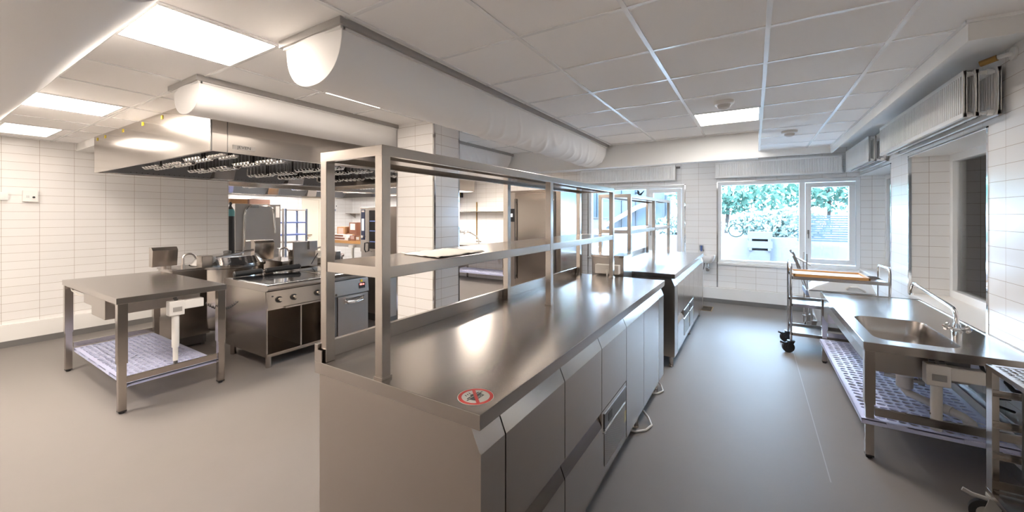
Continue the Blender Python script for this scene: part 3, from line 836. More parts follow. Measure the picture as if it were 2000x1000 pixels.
def lift_leg(t, x, y, zt, zs, w=.05, mat='steel'):
    m = MB().box(x - w / 2, x + w / 2, y - w / 2, y + w / 2, zs, zt, bev=.004)
    l = m.build('leg', mat, t)
    v = w - .012
    m = MB().box(x - v / 2, x + v / 2, y - v / 2, y + v / 2, .022, zs + .01, bev=.003); m.build('inner_leg', mat, l)
    m = MB().box(x - v / 2, x + v / 2, y - v / 2, y + v / 2, .014, .024).cyl((x, y, 0), (x, y, .02), .017, 14, .015); m.build('foot', 'black', l)
    return l

# ------------------------------------------------------------------ height-adjustable table on the left
X0, X1, Y0, Y1, Z = -6.035, -4.315, 1.005, 1.775, .935
t = thing('work_table', 'height-adjustable steel work table with perforated lower shelf left of the range', 'table', ((X0 + X1) / 2, (Y0 + Y1) / 2, 0))
MB().box(X0, X1, Y0, Y1, Z - .05, Z, bev=.004).build('tabletop', 'steel_top', t)
for (x, y) in ((X0 + .045, Y0 + .035), (X1 - .035, Y0 + .04), (X0 + .045, Y1 - .04), (X1 - .035, Y1 - .04)): lift_leg(t, x, y, Z - .05, .40, .062)
for xx in (X1 - .05, X0 + .03): bx('crossbar', 'steel', t, xx, xx + .02, Y0 + .07, Y1 - .07, .235, .285, bev=.003)
bx('apron', 'steel_soft', t, X1 - .45, X1 - .43, Y0 + .05, Y1 - .06, Z - .21, Z - .05, bev=.003)
m = MB().box(X0 + .1, X1 - .1, Y0 + .06, Y0 + .09, Z - .10, Z - .05); m.build('rail', 'steel_soft', t)
shelf_insert(t, X0 + .03, X1 - .06, Y0 + .075, Y1 - .06, .222, 30, 13, 3)
actuator(t, X1 - .045, 1.395, Z - .06, .285, 'y', mat='white')
a = actuator(t, X0 + .10, 1.40, Z - .06, .285, 'y', mat='white')
bx('control_box', 'steel_soft', t, -5.12, -4.72, 1.03, 1.10, .70, .875, bev=.006)
bx('socket_box', 'steel_soft', t, -5.42, -5.08, 1.04, 1.10, .77, .875, bev=.004)
MB().tube([(-5.95, 1.05, .88), (-5.85, 1.04, .84), (-5.6, 1.04, .82), (-5.4, 1.06, .83)], .006, 8).build('cable', 'beige', t)
pts = [(-4.36, 1.62, .775)]
for i in range(60):
    f = i / 59; x = -4.36 - .15 * f; y = 1.62 + .33 * f; z = .775 - .10 * math.sin(PI * f * .8)
    pts.append((x + .012 * math.cos(i * 1.6), y, z + .012 * math.sin(i * 1.6)))
MB().tube(pts, .005, 6).build('coiled_cable', 'black', t)

# ------------------------------------------------------------------ boiling kettles
def kettle(label, cx, cy, r, zrim, cab, head, lid_open):
    t = thing('boiling_kettle', label, 'kettle', (cx, cy, 0), 'steel boiling kettles')
    MB().lathe([(r * .80, .14), (r * .93, .18), (r * .95, .30), (r * .95, zrim - .04), (r, zrim - .03), (r, zrim), (r * .92, zrim), (r * .9, zrim - .03)], (cx, cy, 0), 56).build('vessel', 'hood_steel', t)
    if not lid_open:
        MB().lathe([(r * .97, zrim + .002), (r * .97, zrim + .012), (r * .84, zrim + .085), (r * .80, zrim + .105), (r * .5, zrim + .118), (.02, zrim + .122)], (cx, cy, 0), 56).build('lid', 'chrome', t)
        MB().lathe([(.03, .12), (.045, .125), (.045, .155), (.03, .16)], (cx - .1, cy + .02, zrim), 20).build('vent_cap', 'steel_dark', t)
    x0, x1, y0, y1 = cab
    c = MB().box(x0, x1, y0, y1, .13, zrim - .02, bev=.006).build('console', 'steel', t)
    MB().box(x0 - .01, x1 + .01, y0 - .01, y1 + .01, zrim - .02, zrim, bev=.004).build('console_top', 'steel_top', c)
    for (x, y) in ((x0 + .06, y0 + .05), (x1 - .06, y0 + .05), (x1 - .05, y1 - .06)): MB().cyl((x, y, 0), (x, y, .13), .024, 14).build('foot', 'steel_dark', c)
    m = MB().box(x0 + .03, x1 - .03, y0 + .03, y1 - .03, .02, .13); m.build('plinth', 'steel_dark', c)
    hx0, hx1, hy0, hy1, hz0, hz1 = head
    h = MB().prism([(hx0, hz0), (hx1 - .03, hz0), (hx1, hz1 - .035), (hx1 - .04, hz1), (hx0, hz1)], 'y', hy0, hy1, bev=.005).build('control_head', 'steel', t)
    MB().cyl(((hx0 + hx1) / 2, (hy0 + hy1) / 2, zrim - .01), ((hx0 + hx1) / 2, (hy0 + hy1) / 2, hz0 + .02), .028, 16).cyl(((hx0 + hx1) / 2 + .0, (hy0 + hy1) / 2 + .055, zrim - .01), ((hx0 + hx1) / 2, (hy0 + hy1) / 2 + .055, hz0 + .02), .018, 16).build('stem', 'steel_soft', h)
    return t, (x0, x1, y0, y1)
zk = .955
k1, cb = kettle('round steel boiling kettle with closed lid behind the height-adjustable table', -6.02, 2.50, .42, zk, (-6.25, -5.80, 1.83, 2.20), (-6.10, -5.98, 1.70, 1.94, .985, 1.215), False)
# water tap, hinge block and handle of the first kettle
def kettle_fittings(k, x, y, z, s):
    m = MB().cyl((x, y, z), (x, y, z + .06), .02, 14)
    m.tube([(x, y, z + .05), (x, y, z + .13)] + [(x + .0, y + .06 - .06 * math.cos(q), z + .13 + .05 * math.sin(q)) for q in (.5, 1.0, 1.5, 2.0, 2.5)] + [(x, y + .13, z + .12)], .012, 10)
    m.build('water_tap', 'steel_soft', k)
    b = MB().box(x - .08, x + .08, y + .16, y + .27, z, z + .145, bev=.006).build('hinge_block', 'steel', k)
    MB().cyl((x + .0, y + .31, z), (x, y + .31, z + .12), .022, 14).build('hinge_post', 'steel_soft', b)
    m = MB().tube([(x, y + .31, z + .10), (x - .03, y + .5, z + .125), (x - .10, y + .82, z + .165)], .014, 10); m.build('lid_bar', 'steel_soft', k)
    MB().tube([(x + .01, y + .33, z + .02), (x, y + .52, z + .11)], .007, 8).build('gas_strut', 'black', k)
kettle_fittings(k1, -5.78, 1.92, zk, 1)
k2, cb = kettle('steel boiling kettle behind the range beside the raised flat lid', -6.0, 3.72, .42, zk, (-6.20, -5.60, 2.98, 3.28), (-6.02, -5.90, 2.77, 3.03, .97, 1.24), True)
kettle_fittings(k2, -5.67, 2.98, .957, 1)
# lifted flat lid / panel of the second kettle
t = thing('tilting_pan', 'steel tilting pan with its flat square lid standing upright behind the range', 'pan', (-5.6, 3.75, 0))
bx('body', 'steel', t, -5.55, -5.25, 3.32, 3.95, .14, .86, bev=.006)
bx('lid', 'steel_soft', t, -5.56, -5.53, 3.10, 3.455, .86, 1.22, bev=.004)
bx('lid_tab', 'steel', t, -5.53, -5.525, 3.30, 3.33, 1.10, 1.22)
bx('hinge_block', 'steel', t, -5.50, -5.36, 3.64, 3.72, .86, 1.05, bev=.004)
for (x, y) in ((-5.5, 3.4), (-5.3, 3.4), (-5.5, 3.85), (-5.3, 3.85)): MB().cyl((x, y, 0), (x, y, .14), .022, 12).build('foot', 'steel_dark', t)
bx('bracket_arm', 'beige', t, -5.50, -5.38, 3.40, 3.50, .99, 1.08, bev=.01)
MB().tube([(-5.44, 3.40, 1.04), (-5.42, 3.33, .96), (-5.40, 3.28, .90)], .006, 8).build('cable', 'black', t)

# ------------------------------------------------------------------ range and fryer
XF = -4.285
t = thing('cooking_range', 'steel cooking range with black glass top and three knobs', 'range', (-4.7, 2.5, 0))
bx('side_panel', 'steel', t, -5.20, XF - .02, 2.128, 2.143, .115, .80, bev=.003)
m = MB().box(-5.20, XF - .02, 2.845, 2.86, .115, .80, bev=.003).box(-5.20, -5.185, 2.143, 2.845, .115, .80); m.build('side_panel', 'steel', t)
bx('shelf_plate', 'steel', t, -5.19, XF - .01, 2.135, 2.855, .115, .15, bev=.003)
bx('shelf_plate', 'steel', t, -5.19, XF - .03, 2.135, 2.855, .60, .62)
bx('divider', 'steel_soft', t, -5.1, XF - .04, 2.50, 2.515, .15, .60)
m = MB().prism([(XF - .02, .62), (XF + .012, .625), (XF - .005, .80), (XF - .04, .80)], 'y', 2.128, 2.86, bev=.002); cp = m.build('control_panel', 'steel', t)
m = MB().prism([(XF - .02, .612), (XF + .03, .606), (XF + .03, .622), (XF + .012, .628), (XF - .02, .628)], 'y', 2.30, 2.86); m.build('drip_rail', 'steel', t)
m = MB().prism([(-5.215, .80), (XF - .03, .80), (XF + .03, .815), (XF + .04, .835), (XF + .03, .862), (XF + .0, .872), (-5.215, .872)], 'y', 2.118, 2.865, bev=.003); m.build('top_frame', 'steel_top', t)
gt = bx('glass_top', 'glass_black', t, -5.16, XF - .035, 2.165, 2.85, .872, .876)
for y in (2.243, 2.401, 2.673):
    m = MB().cyl((XF + .005, y, .706), (XF + .016, y, .708), .033, 24); k = m.build('knob', 'black', t)
    MB().cyl((XF + .016, y, .708), (XF + .048, y, .712), .023, 20, .019).build('knob_cap', 'steel', k)
m = MB().cyl((XF + .0, 2.18, .748), (XF + .006, 2.18, .749), .008, 12); m.build('indicator', 'black', t)
for (x, y) in ((XF - .06, 2.17), (-5.12, 2.17), (XF - .06, 2.82), (-5.12, 2.82)): MB().cyl((x, y, 0), (x, y, .115), .028, 16).build('foot', 'steel', t)
# folded black gas-spring grips on the range
t = thing('black_grip_bar', 'pair of long black ribbed grips lying at the back of the glass range top', 'grip', (-5.1, 2.4, .876))
for (a, b) in (((-5.13, 2.175, .912), (-5.11, 2.48, .918)), ((-5.11, 2.505, .915), (-5.07, 2.93, .93))):
    m = MB(); a, b = Vector(a), Vector(b); n = 26; pts = [a.lerp(b, i / n) for i in range(n + 1)]
    m.tube(pts, .03, 14, rad=[.022 if i in (0, n) else .031 + .003 * (i % 2) for i in range(n + 1)]); m.build('grip', 'rubber', t)
MB().cyl((-5.112, 2.477, .914), (-5.108, 2.51, .916), .015, 12).cyl((-5.11, 2.493, .876), (-5.11, 2.493, .915), .01, 10).build('joint', 'chrome', t)

t = thing('fryer', 'steel unit with red digital display and chrome handle next to the range', 'fryer', (-4.7, 3.13, 0))
bx('body', 'steel_dark', t, -5.20, XF - .03, 2.885, 3.375, .13, .80, bev=.003)
bx('door', 'steel_soft', t, XF - .03, XF - .002, 2.94, 3.375, .13, .60, bev=.005)
bx('door_frame', 'steel_dark', t, XF - .03, XF - .008, 2.885, 2.93, .13, .60, bev=.003)
m = MB().prism([(XF - .03, .612), (XF + .005, .615), (XF - .012, .79), (XF - .03, .79)], 'y', 2.875, 3.38, bev=.002); cp = m.build('control_panel', 'steel_soft', t)
bx('display', 'black', cp, XF - .002, XF + .003, 3.235, 3.325, .665, .735)
m = MB().box(XF + .003, XF + .0036, 3.245, 3.28, .705, .725).box(XF + .003, XF + .0036, 3.29, 3.31, .705, .722); m.build('digits', 'display', cp)
MB().cyl((XF + .0, 2.905, .635), (XF + .012, 2.905, .636), .015, 16).build('button', 'chrome', cp)
m = MB().prism([(-5.2, .80), (XF - .02, .80), (XF + .035, .815), (XF + .04, .85), (XF + .01, .878), (-5.2, .878)], 'y', 2.87, 3.39, bev=.003); m.build('top_frame', 'steel_top', t)
bx('basin', 'glass_black', t, -5.1, XF - .08, 2.93, 3.34, .878, .881)
m = MB().box(XF - .0, XF + .012, 3.02, 3.30, .50, .575, bev=.02, seg=3); hd = m.build('handle', 'chrome', t)
MB().tube([(XF + .012, 3.03, .555), (XF + .04, 3.05, .525), (XF + .048, 3.16, .515), (XF + .04, 3.27, .525), (XF + .012, 3.29, .555)], .014, 10).build('grip', 'chrome', hd)
bx('warning_label', 'yellow', t, XF - .004, XF + .001, 3.26, 3.29, .745, .775)
for (x, y) in ((XF - .06, 2.93), (-5.12, 2.93), (XF - .06, 3.33), (-5.12, 3.33)): MB().cyl((x, y, 0), (x, y, .13), .026, 14).build('foot', 'steel', t)
t = thing('fryer', 'dark steel unit with black glass top half hidden by the tiled pillar', 'fryer', (-4.6, 4.1, 0))
bx('body', 'steel_soft', t, -5.2, -4.50, 3.93, 4.50, .12, .86, bev=.004)
bx('top', 'glass_black', t, -5.2, -4.49, 3.92, 4.51, .86, .93, bev=.004)
bx('plinth', 'steel_dark', t, -5.15, -4.56, 3.97, 4.46, 0, .12)

# ------------------------------------------------------------------ sink table on the right
X0, X1, Y0, Y1, Z = .612, 1.392, 3.415, 5.43, .767
t = thing('sink_table', 'steel sink table with chrome tap along the right wall', 'sink table', ((X0 + X1) / 2, (Y0 + Y1) / 2, 0))
bxx0, bxx1, byy0, byy1 = .70, 1.125, 3.56, 4.32
inner = rrect(bxx0, bxx1, byy0, byy1, .10, 7)
n = len(inner)
m = MB(); e = .012
outer = []
cx, cy = (bxx0 + bxx1) / 2, (byy0 + byy1) / 2
zi = Z - .006
for (x, y) in inner:
    # project to the rectangle boundary along the ray from the bowl centre
    dx, dy = x - cx, y - cy
    k = min(((X1 - e - cx) / dx if dx > 0 else (X0 + e - cx) / dx) if abs(dx) > 1e-9 else 1e9, ((Y1 - e - cy) / dy if dy > 0 else (Y0 + e - cy) / dy) if abs(dy) > 1e-9 else 1e9)
    outer.append((cx + dx * k, cy + dy * k))
corners = [(X1 - e, Y1 - e), (X0 + e, Y1 - e), (X0 + e, Y0 + e), (X1 - e, Y0 + e)]
vi = [m.bm.verts.new((x, y, zi)) for x, y in inner]; vo = [m.bm.verts.new((x, y, zi)) for x, y in outer]
for i in range(n):
    j = (i + 1) % n
    a, b = outer[i], outer[j]
    cor = [c for c in corners if (abs(a[0] - c[0]) < 1e-6 and abs(b[1] - c[1]) < 1e-6) or (abs(a[1] - c[1]) < 1e-6 and abs(b[0] - c[0]) < 1e-6)]
    if cor and abs(a[0] - b[0]) > 1e-6 and abs(a[1] - b[1]) > 1e-6:
        cv = m.bm.verts.new((*cor[0], zi)); m.bm.faces.new((vi[i], vo[i], cv, vo[j], vi[j]))
    else: m.bm.faces.new((vi[i], vo[i], vo[j], vi[j]))
# bowl
prev = vi
for k, (ins, dz) in enumerate(((.004, .012), (.012, .10), (.03, .185), (.06, .205))):
    rr = rrect(bxx0 + ins, bxx1 - ins, byy0 + ins, byy1 - ins, .095, 7)
    cur = [m.bm.verts.new((x, y, zi - dz)) for x, y in rr]
    for i in range(n): m.bm.faces.new((prev[i], prev[(i + 1) % n], cur[(i + 1) % n], cur[i]))
    prev = cur
m.bm.faces.new(prev)
bmesh.ops.recalc_face_normals(m.bm, faces=m.bm.faces[:])
for f in m.bm.faces:
    pass
w = m.build('worktop', 'steel_top', t, ang=50)
m = MB()
for (a, b, c, d) in ((X0, X1, Y0, Y0 + e), (X0, X1, Y1 - e, Y1), (X0, X0 + e, Y0 + e, Y1 - e), (X1 - e, X1, Y0 + e, Y1 - e)): m.box(a, b, c, d, Z - .055, Z, bev=.003)
m.build('rim', 'steel', w)
MB().lathe([(.05, 0), (.05, .004), (.035, .006), (.03, .002)], (.90, 3.80, zi - .206), 24).build('drain', 'chrome', w)
o = MB().box(bxx0 - .01, bxx1 + .01, byy0 - .01, byy1 + .01, zi - .215, zi - .2, bev=.004).build('bowl_jacket', 'steel_soft', w)
m = MB().box(bxx0 - .012, bxx1 + .012, byy0 - .012, byy0 - .008, zi - .21, zi - .02).box(bxx0 - .012, bxx0 - .008, byy0 - .01, byy1, zi - .21, zi - .02); m.build('bowl_skirt', 'steel_soft', w)
for (x, y) in ((X0 + .035, Y0 + .035), (X0 + .035, Y1 - .04), (X1 - .04, Y0 + .035), (X1 - .04, Y1 - .04)): lift_leg(t, x, y, Z - .055, .36, .055)
for q in ((X0 + .06, X1 - .06, Y0 + .02, Y0 + .04), (X0 + .06, X1 - .06, Y1 - .055, Y1 - .035), (X1 - .06, X1 - .045, Y0 + .06, Y1 - .06)): bx('crossbar', 'steel', t, *q, .285, .335, bev=.003)
bx('apron', 'steel_soft', t, X0 + .015, X0 + .03, Y0 + .08, Y1 - .35, Z - .15, Z - .055, bev=.003)
MB().prism([(Y1 - .42, .68), (Y1 - .10, .68), (Y1 - .10, .50), (Y1 - .34, .50)], 'x', X0 + .02, X0 + .09, bev=.004).build('socket_box', 'steel_soft', t)
shelf_insert(t, X0 - .01, X1 - .10, Y0 + .0, Y1 - .08, .265, 12, 30, 5)
actuator(t, .965, Y0 + .05, Z - .062, .335, 'x')
# drain siphon
m = MB().lathe([(.075, 0), (.075, -.025), (.06, -.06), (.045, -.075), (.045, -.15), (.035, -.16)], (.90, 3.80, zi - .215), 24); sp = m.build('siphon', 'crate', t)
m = MB().tube([(.90, 3.80, .41), (.90, 3.795, .38), (.915, 3.78, .36), (1.0, 3.70, .345), (1.09, 3.62, .335), (1.12, 3.59, .33), (1.14, 3.575, .315), (1.15, 3.565, .278)], .024, 14)
m.cyl((1.05, 3.655, .340), (1.08, 3.628, .337), .031, 16).cyl((1.139, 3.575, .315), (1.146, 3.569, .290), .031, 16); m.build('waste_pipe', 'crate', sp)
m = MB().cyl((.80, 3.83, .45), (.99, 3.78, .45), .014, 12).cyl((.965, 3.785, .45), (.995, 3.78, .45), .024, 12); m.build('overflow', 'steel_soft', sp)
for (pts, r) in (([(1.16, 3.5, .71), (1.19, 3.52, .62), (1.22, 3.55, .53), (1.24, 3.6, .48), (1.30, 3.7, .45), (1.37, 3.75, .44)], .010), ([(1.22, 3.52, .71), (1.235, 3.53, .63), (1.22, 3.56, .55), (1.26, 3.62, .43), (1.37, 3.7, .38)], .008), ([(1.34, 3.5, .71), (1.29, 3.52, .68), (1.28, 3.54, .60), (1.33, 3.6, .54), (1.38, 3.65, .52)], .012)):
    MB().tube(pts, r, 8).build('supply_hose', 'rubber', t)
# tap
tx, ty = 1.185, 3.90
m = MB().cyl((tx, ty, Z - .006), (tx, ty, Z + .035), .024, 20).cyl((tx, ty, Z + .035), (tx, ty, Z + .09), .019, 18).box(tx - .025, tx + .025, ty - .02, ty + .02, Z + .03, Z + .06, bev=.008)
tp = m.build('tap', 'chrome', t)
m = MB(); pts = [(tx, ty, Z + .085), (tx, ty + .005, Z + .13), (tx + .0, ty + .03, Z + .165), (tx + .002, ty + .07, Z + .18)]
pts += [(tx + .005, ty + q, Z + .18 + .055 * (q - .07) / .8) for q in (.2, .4, .6, .8)]
pts += [(tx + .008, ty + .87, Z + .235), (tx + .008, ty + .93, Z + .215), (tx + .008, ty + .955, Z + .17), (tx + .008, ty + .958, Z + .12)]
m.tube(pts, .0125, 12).cyl((tx + .008, ty + .958, Z + .12), (tx + .008, ty + .958, Z + .135), .016, 14); m.build('spout', 'chrome', tp)
for sgn in (1, -1):
    m = MB()
    a = Vector((tx, ty, Z + .05)); d = Vector((.9 * sgn, -.45 * sgn, .18)).normalized()
    m.cyl(a + d * .02, a + d * .045, .013, 14)
    b = a + d * .045
    for q in range(4):
        v = d.orthogonal().normalized(); v.rotate(Matrix.Rotation(q * PI / 2, 3, d)); m.cyl(b, b + v * .026 + d * .006, .008, 8, .010)
    m.cyl(b, b + d * .022, .019, 16, .012); h = m.build('tap_handle', 'chrome', tp)
    MB().cyl(b + d * .022, b + d * .0235, .008, 12).build('temperature_dot', 'blue' if sgn > 0 else 'red', h)

# ------------------------------------------------------------------ tray trolley at the right edge
t = thing('tray_trolley', 'open steel tray rack trolley on grey casters at the right picture edge', 'trolley', (1.18, 2.7, 0))
TX0, TX1, TY0, TY1 = 1.02, 1.345, 2.42, 3.015; ZB, ZP = .185, .83
for (x, y) in ((TX0, TY1), (TX1, TY1), (TX0, TY0), (TX1, TY0)):
    sx = 1 if x == TX0 else -1
    m = MB().box(x, x + sx * .045, y - .004, y, ZB + .005, ZP - .002).box(x, x + sx * .003, y - .06 if y == TY1 else y, y if y == TY1 else y + .06, ZB + .005, ZP - .002)
    m.build('post', 'steel', t, smooth=False)
for z in (.213, .361, .5175, .676):
    MB().box(TX0 + .003, TX1, TY1 - .035, TY1 - .006, z, z + .004).box(TX0 + .003, TX1, TY1 - .008, TY1 - .005, z + .0038, z + .028).build('tray_slide', 'steel', t, smooth=False)
    MB().box(TX0 + .003, TX1, TY0 + .006, TY0 + .035, z, z + .004).build('tray_slide', 'steel', t, smooth=False)
m = MB(); m.box(TX0 - .002, TX0 + .02, TY0, TY1, ZB - .012, ZB + .012, bev=.002); m.box(TX1 - .02, TX1, TY0, TY1, ZB - .012, ZB + .012, bev=.002); m.box(TX0, TX1, TY1 - .02, TY1, ZB - .012, ZB + .012, bev=.002); m.box(TX0, TX1, TY0, TY0 + .02, ZB - .012, ZB + .012, bev=.002); m.box(TX0, TX1, TY0, TY1, ZB, ZB + .005)
m.build('base_frame', 'steel', t)
m = MB(); perforated(m, TX0 + .02, TX1 - .02, TY0 + .02, TY1 - .02, ZP, 11, 20, seedv=9)
o = m.build('perforated_top', 'steel_top', t, smooth=False); md = o.modifiers.new('t', 'SOLIDIFY'); md.thickness = .004
m = MB(); m.box(TX0 - .002, TX0 + .02, TY0, TY1, ZP - .022, ZP + .001, bev=.002); m.box(TX0, TX1, TY1 - .02, TY1 + .001, ZP - .022, ZP + .001, bev=.002); m.box(TX1 - .02, TX1, TY0, TY1, ZP - .022, ZP + .001, bev=.002); m.box(TX0, TX1, TY0, TY0 + .02, ZP - .022, ZP + .001, bev=.002); m.build('top_rim', 'steel', t)
m = MB().box(TX0 + .16, TX0 + .26, TY1 - .05, TY1 - .045, .28, ZP - .02).box(TX0 + .10, TX0 + .13, TY1 - .06, TY1 - .055, .3, ZP - .02); m.build('back_plate', 'steel_dark', t)
def caster(t, x, y, r, w, yaw, fork, wheel, zmount):
    c, s = math.cos(yaw), math.sin(yaw); off = r * .45
    wx, wy = x + c * off, y + s * off
    m = MB(); ax = Vector((-s, c, 0))
    a = Vector((wx, wy, r))
    m.cyl(a - ax * w / 2, a + ax * w / 2, r, 28); wh = None
    f = MB()
    f.cyl((x, y, zmount - .012), (x, y, zmount), .04, 20)
    for sg in (1, -1):
        p = a + ax * sg * (w / 2 + .006)
        top = Vector((x, y, zmount - .012)) + ax * sg * (w / 2 + .006)
        d = Vector((c, s, 0)) * .028
        vs = [f.bm.verts.new(q) for q in (top - d, top + d, p + d * .8, p - d * .8)]
        vt = [f.bm.verts.new(Vector(q.co) + ax * sg * .005) for q in vs]
        f.bm.faces.new(vs); f.bm.faces.new(vt[::-1])
        for i in range(4): f.bm.faces.new((vs[i], vs[(i + 1) % 4], vt[(i + 1) % 4], vt[i]))
    f.cyl(a - ax * (w / 2 + .012), a + ax * (w / 2 + .012), .012, 12)
    bmesh.ops.recalc_face_normals(f.bm, faces=f.bm.faces[:])
    # brake pedal
    b0 = Vector((x, y, zmount - .03)) + Vector((c, s, 0)) * .03
    f.tube([b0, b0 + Vector((c, s, 0)) * (r * .8), b0 + Vector((c, s, 0)) * (r * 1.3) + Vector((0, 0, .012))], .011, 8)
    o = f.build('caster', fork, t)
    m.build('wheel', wheel, o)
    h = MB(); h.cyl(a - ax * (w / 2 + .002), a + ax * (w / 2 + .002), r * .62, 24); h.build('hub', fork if wheel == 'rubber' else 'steel_dark', o)
caster(t, TX0 + .03, TY1 - .03, .068, .034, math.radians(165), 'caster_grey', 'rubber', .174)
caster(t, TX1 - .03, TY1 - .03, .068, .034, math.radians(165), 'caster_grey', 'rubber', .174)
caster(t, TX0 + .03, TY0 + .03, .068, .034, math.radians(165), 'caster_grey', 'rubber', .174)
caster(t, TX1 - .03, TY0 + .03, .068, .034, math.radians(165), 'caster_grey', 'rubber', .174)
t = thing('plastic_crate', 'pale slotted plastic crate on the bottom of the tray trolley', 'crate', (1.2, 2.66, .192))
x0, x1, y0, y1, z0, z1 = 1.095, 1.33, 2.50, 2.82, .192, .33
m = MB(); w = .008
m.box(x0, x1, y0, y1, z0, z0 + w)
for (a, b, c, d) in ((x0, x0 + w, y0, y1), (x1 - w, x1, y0, y1), (x0, x1, y0, y0 + w), (x0, x1, y1 - w, y1)):
    m.box(a, b, c, d, z0, z0 + .03); m.box(a, b, c, d, z1 - .03, z1)
nn = 6
for i in range(nn + 1):
    y = y0 + (y1 - y0 - .02) * i / nn; m.box(x0, x0 + w, y, y + .02, z0, z1); m.box(x1 - w, x1, y, y + .02, z0, z1)
    x = x0 + (x1 - x0 - .02) * i / nn; m.box(x, x + .02, y0, y0 + w, z0, z1); m.box(x, x + .02, y1 - w, y1, z0, z1)
m.box(x0 - .008, x1 + .008, y0 - .008, y0 + .006, z1 - .012, z1); m.box(x0 - .008, x1 + .008, y1 - .006, y1 + .008, z1 - .012, z1); m.box(x0 - .008, x0 + .006, y0, y1, z1 - .012, z1); m.box(x1 - .006, x1 + .008, y0, y1, z1 - .012, z1)
m.build('basket', 'crate', t, smooth=False)

# ------------------------------------------------------------------ service trolley by the window
t = thing('service_trolley', 'three-tier steel service trolley with black wheels under the far window', 'trolley', (.78, 5.85, 0))
TX0, TX1, TY0, TY1 = .365, 1.215, 5.60, 6.05
for y in (TY0, TY1):
    pass
for x in (TX0, TX1):
    pts = [(x, TY0, .14), (x, TY0, .98)] + [(x, TY0 + .05 - .05 * math.cos(q), .98 + .05 * math.sin(q)) for q in (.4, .8, 1.2, 1.57)] + [(x, TY1 - .05 + .05 * math.sin(q), .98 + .05 * math.cos(q)) for q in (0, .4, .8, 1.2, 1.57)] + [(x, TY1, .14)]
    MB().tube(pts, .0125, 12).build('handle_frame', 'chrome', t)
for z in (.885, .57, .235):
    m = MB().box(TX0 + .012, TX1 - .012, TY0 - .02, TY1 + .02, z - .028, z - .020)
    for (a, b, c, d) in ((TX0 + .012, TX1 - .012, TY0 - .022, TY0 - .012), (TX0 + .012, TX1 - .012, TY1 + .012, TY1 + .022), (TX0 + .012, TX0 + .02, TY0 - .02, TY1 + .02), (TX1 - .02, TX1 - .012, TY0 - .02, TY1 + .02)): m.box(a, b, c, d, z - .03, z + .006, bev=.002)
    m.build('shelf', 'steel_top', t)
for (x, y, a) in ((TX0, TY0, 200), (TX0, TY1, 200), (TX1, TY0, 200), (TX1, TY1, 200)):
    caster(t, x, y, .062, .03, math.radians(a), 'black', 'rubber', .14)
t = thing('wooden_tray', 'shallow wooden-edged board tray lying on top of the service trolley', 'tray', (.75, 5.8, .89))
x0, x1, y0, y1, z0 = .385, 1.06, 5.585, 6.06, .892
bx('board', 'card_white', t, x0 + .01, x1 - .01, y0 + .01, y1 - .01, z0, z0 + .012)
m = MB()
for (a, b, c, d) in ((x0, x1, y0, y0 + .02), (x0, x1, y1 - .02, y1), (x0, x0 + .02, y0, y1), (x1 - .02, x1, y0, y1)): m.box(a, b, c, d, z0, z0 + .032, bev=.004)
m.build('edge', 'wood', t)
# white ingredient tub on a castered frame behind the trolley
t = thing('ingredient_bin', 'white plastic tub trolley with lid grip behind the service trolley', 'bin', (.9, 6.75, 0))
m = MB().prism([(.62, .545), (.60, .60), (.70, .675), (.93, .79), (1.22, .79), (1.30, .60), (1.26, .20), (.70, .20)], 'y', 6.50, 6.98, bev=.03); m.build('tub', 'white_gloss', t)
MB().tube([(1.0, 6.49, .655), (1.03, 6.47, .685), (1.10, 6.465, .69), (1.16, 6.47, .66), (1.18, 6.49, .64)], .014, 10).build('grip', 'crate', t)
bx('lid_seam', 'steel_soft', t, .62, 1.28, 6.492, 6.499, .60, .615)
for (x, y) in ((.68, 6.55), (1.22, 6.55), (.68, 6.93), (1.22, 6.93)): caster(t, x, y, .05, .028, math.radians(180), 'steel_soft', 'rubber', .20)
t = thing('folding_frame', 'light blue-grey tubular folding frame leaning up behind the service trolley', 'frame', (.55, 6.75, 0))
for (y, dx) in ((6.55, 0.), (6.95, .0)):
    MB().tube([(.44, y, 1.10), (.46, y, 1.06), (.52, y, .90), (.60, y, .62), (.64, y, .45), (.66, y, .08)], .012, 8).build('tube', 'steel_soft', t)
    MB().tube([(.60, y, 1.08), (.60, y, .90), (.61, y, .60), (.60, y, .08)], .010, 8).build('tube', 'steel_soft', t)
bx('hinge', 'hinge_blue', t, .585, .665, 6.52, 6.98, .53, .60, bev=.01)
m = MB().box(.43, .66, 6.56, 6.94, .985, 1.0, rot=('Y', .55, (.53, 6.75, .99))); m.build('seat_board', 'steel_soft', t)

# wash basin + soap dispenser at the far wall
t = thing('wash_basin', 'small white wall-hung wash basin between the two far windows', 'basin', (-.72, 8.0, .8))
pts = rrect(-.83, -.60, 7.79, 8.095, .06, 5)
m = MB(); rings = []
for (ins, z) in ((.05, .735), (.018, .78), (0, .845), (0, .872), (.02, .872), (.045, .80), (.09, .785)):
    rings.append([m.bm.verts.new((x, y, z)) for x, y in rrect(-.83 + ins, -.60 - ins, 7.79 + ins, 8.097 - ins * .4, .06, 5)])
for a, b in zip(rings, rings[1:]):
    for i in range(len(a)): m.bm.faces.new((a[i], a[(i + 1) % len(a)], b[(i + 1) % len(a)], b[i]))
m.bm.faces.new(rings[0][::-1]); m.bm.faces.new(rings[-1]); bmesh.ops.recalc_face_normals(m.bm, faces=m.bm.faces[:]); m.build('bowl', 'white_gloss', t)
m = MB().cyl((-.72, 7.95, .64), (-.72, 7.95, .735), .018, 12).lathe([(.03, 0), (.035, .02), (.035, .06), (.02, .08)], (-.72, 7.95, .58), 20).tube([(-.72, 7.95, .62), (-.72, 8.02, .61), (-.72, 8.095, .61)], .014, 10); m.build('siphon', 'chrome', t)
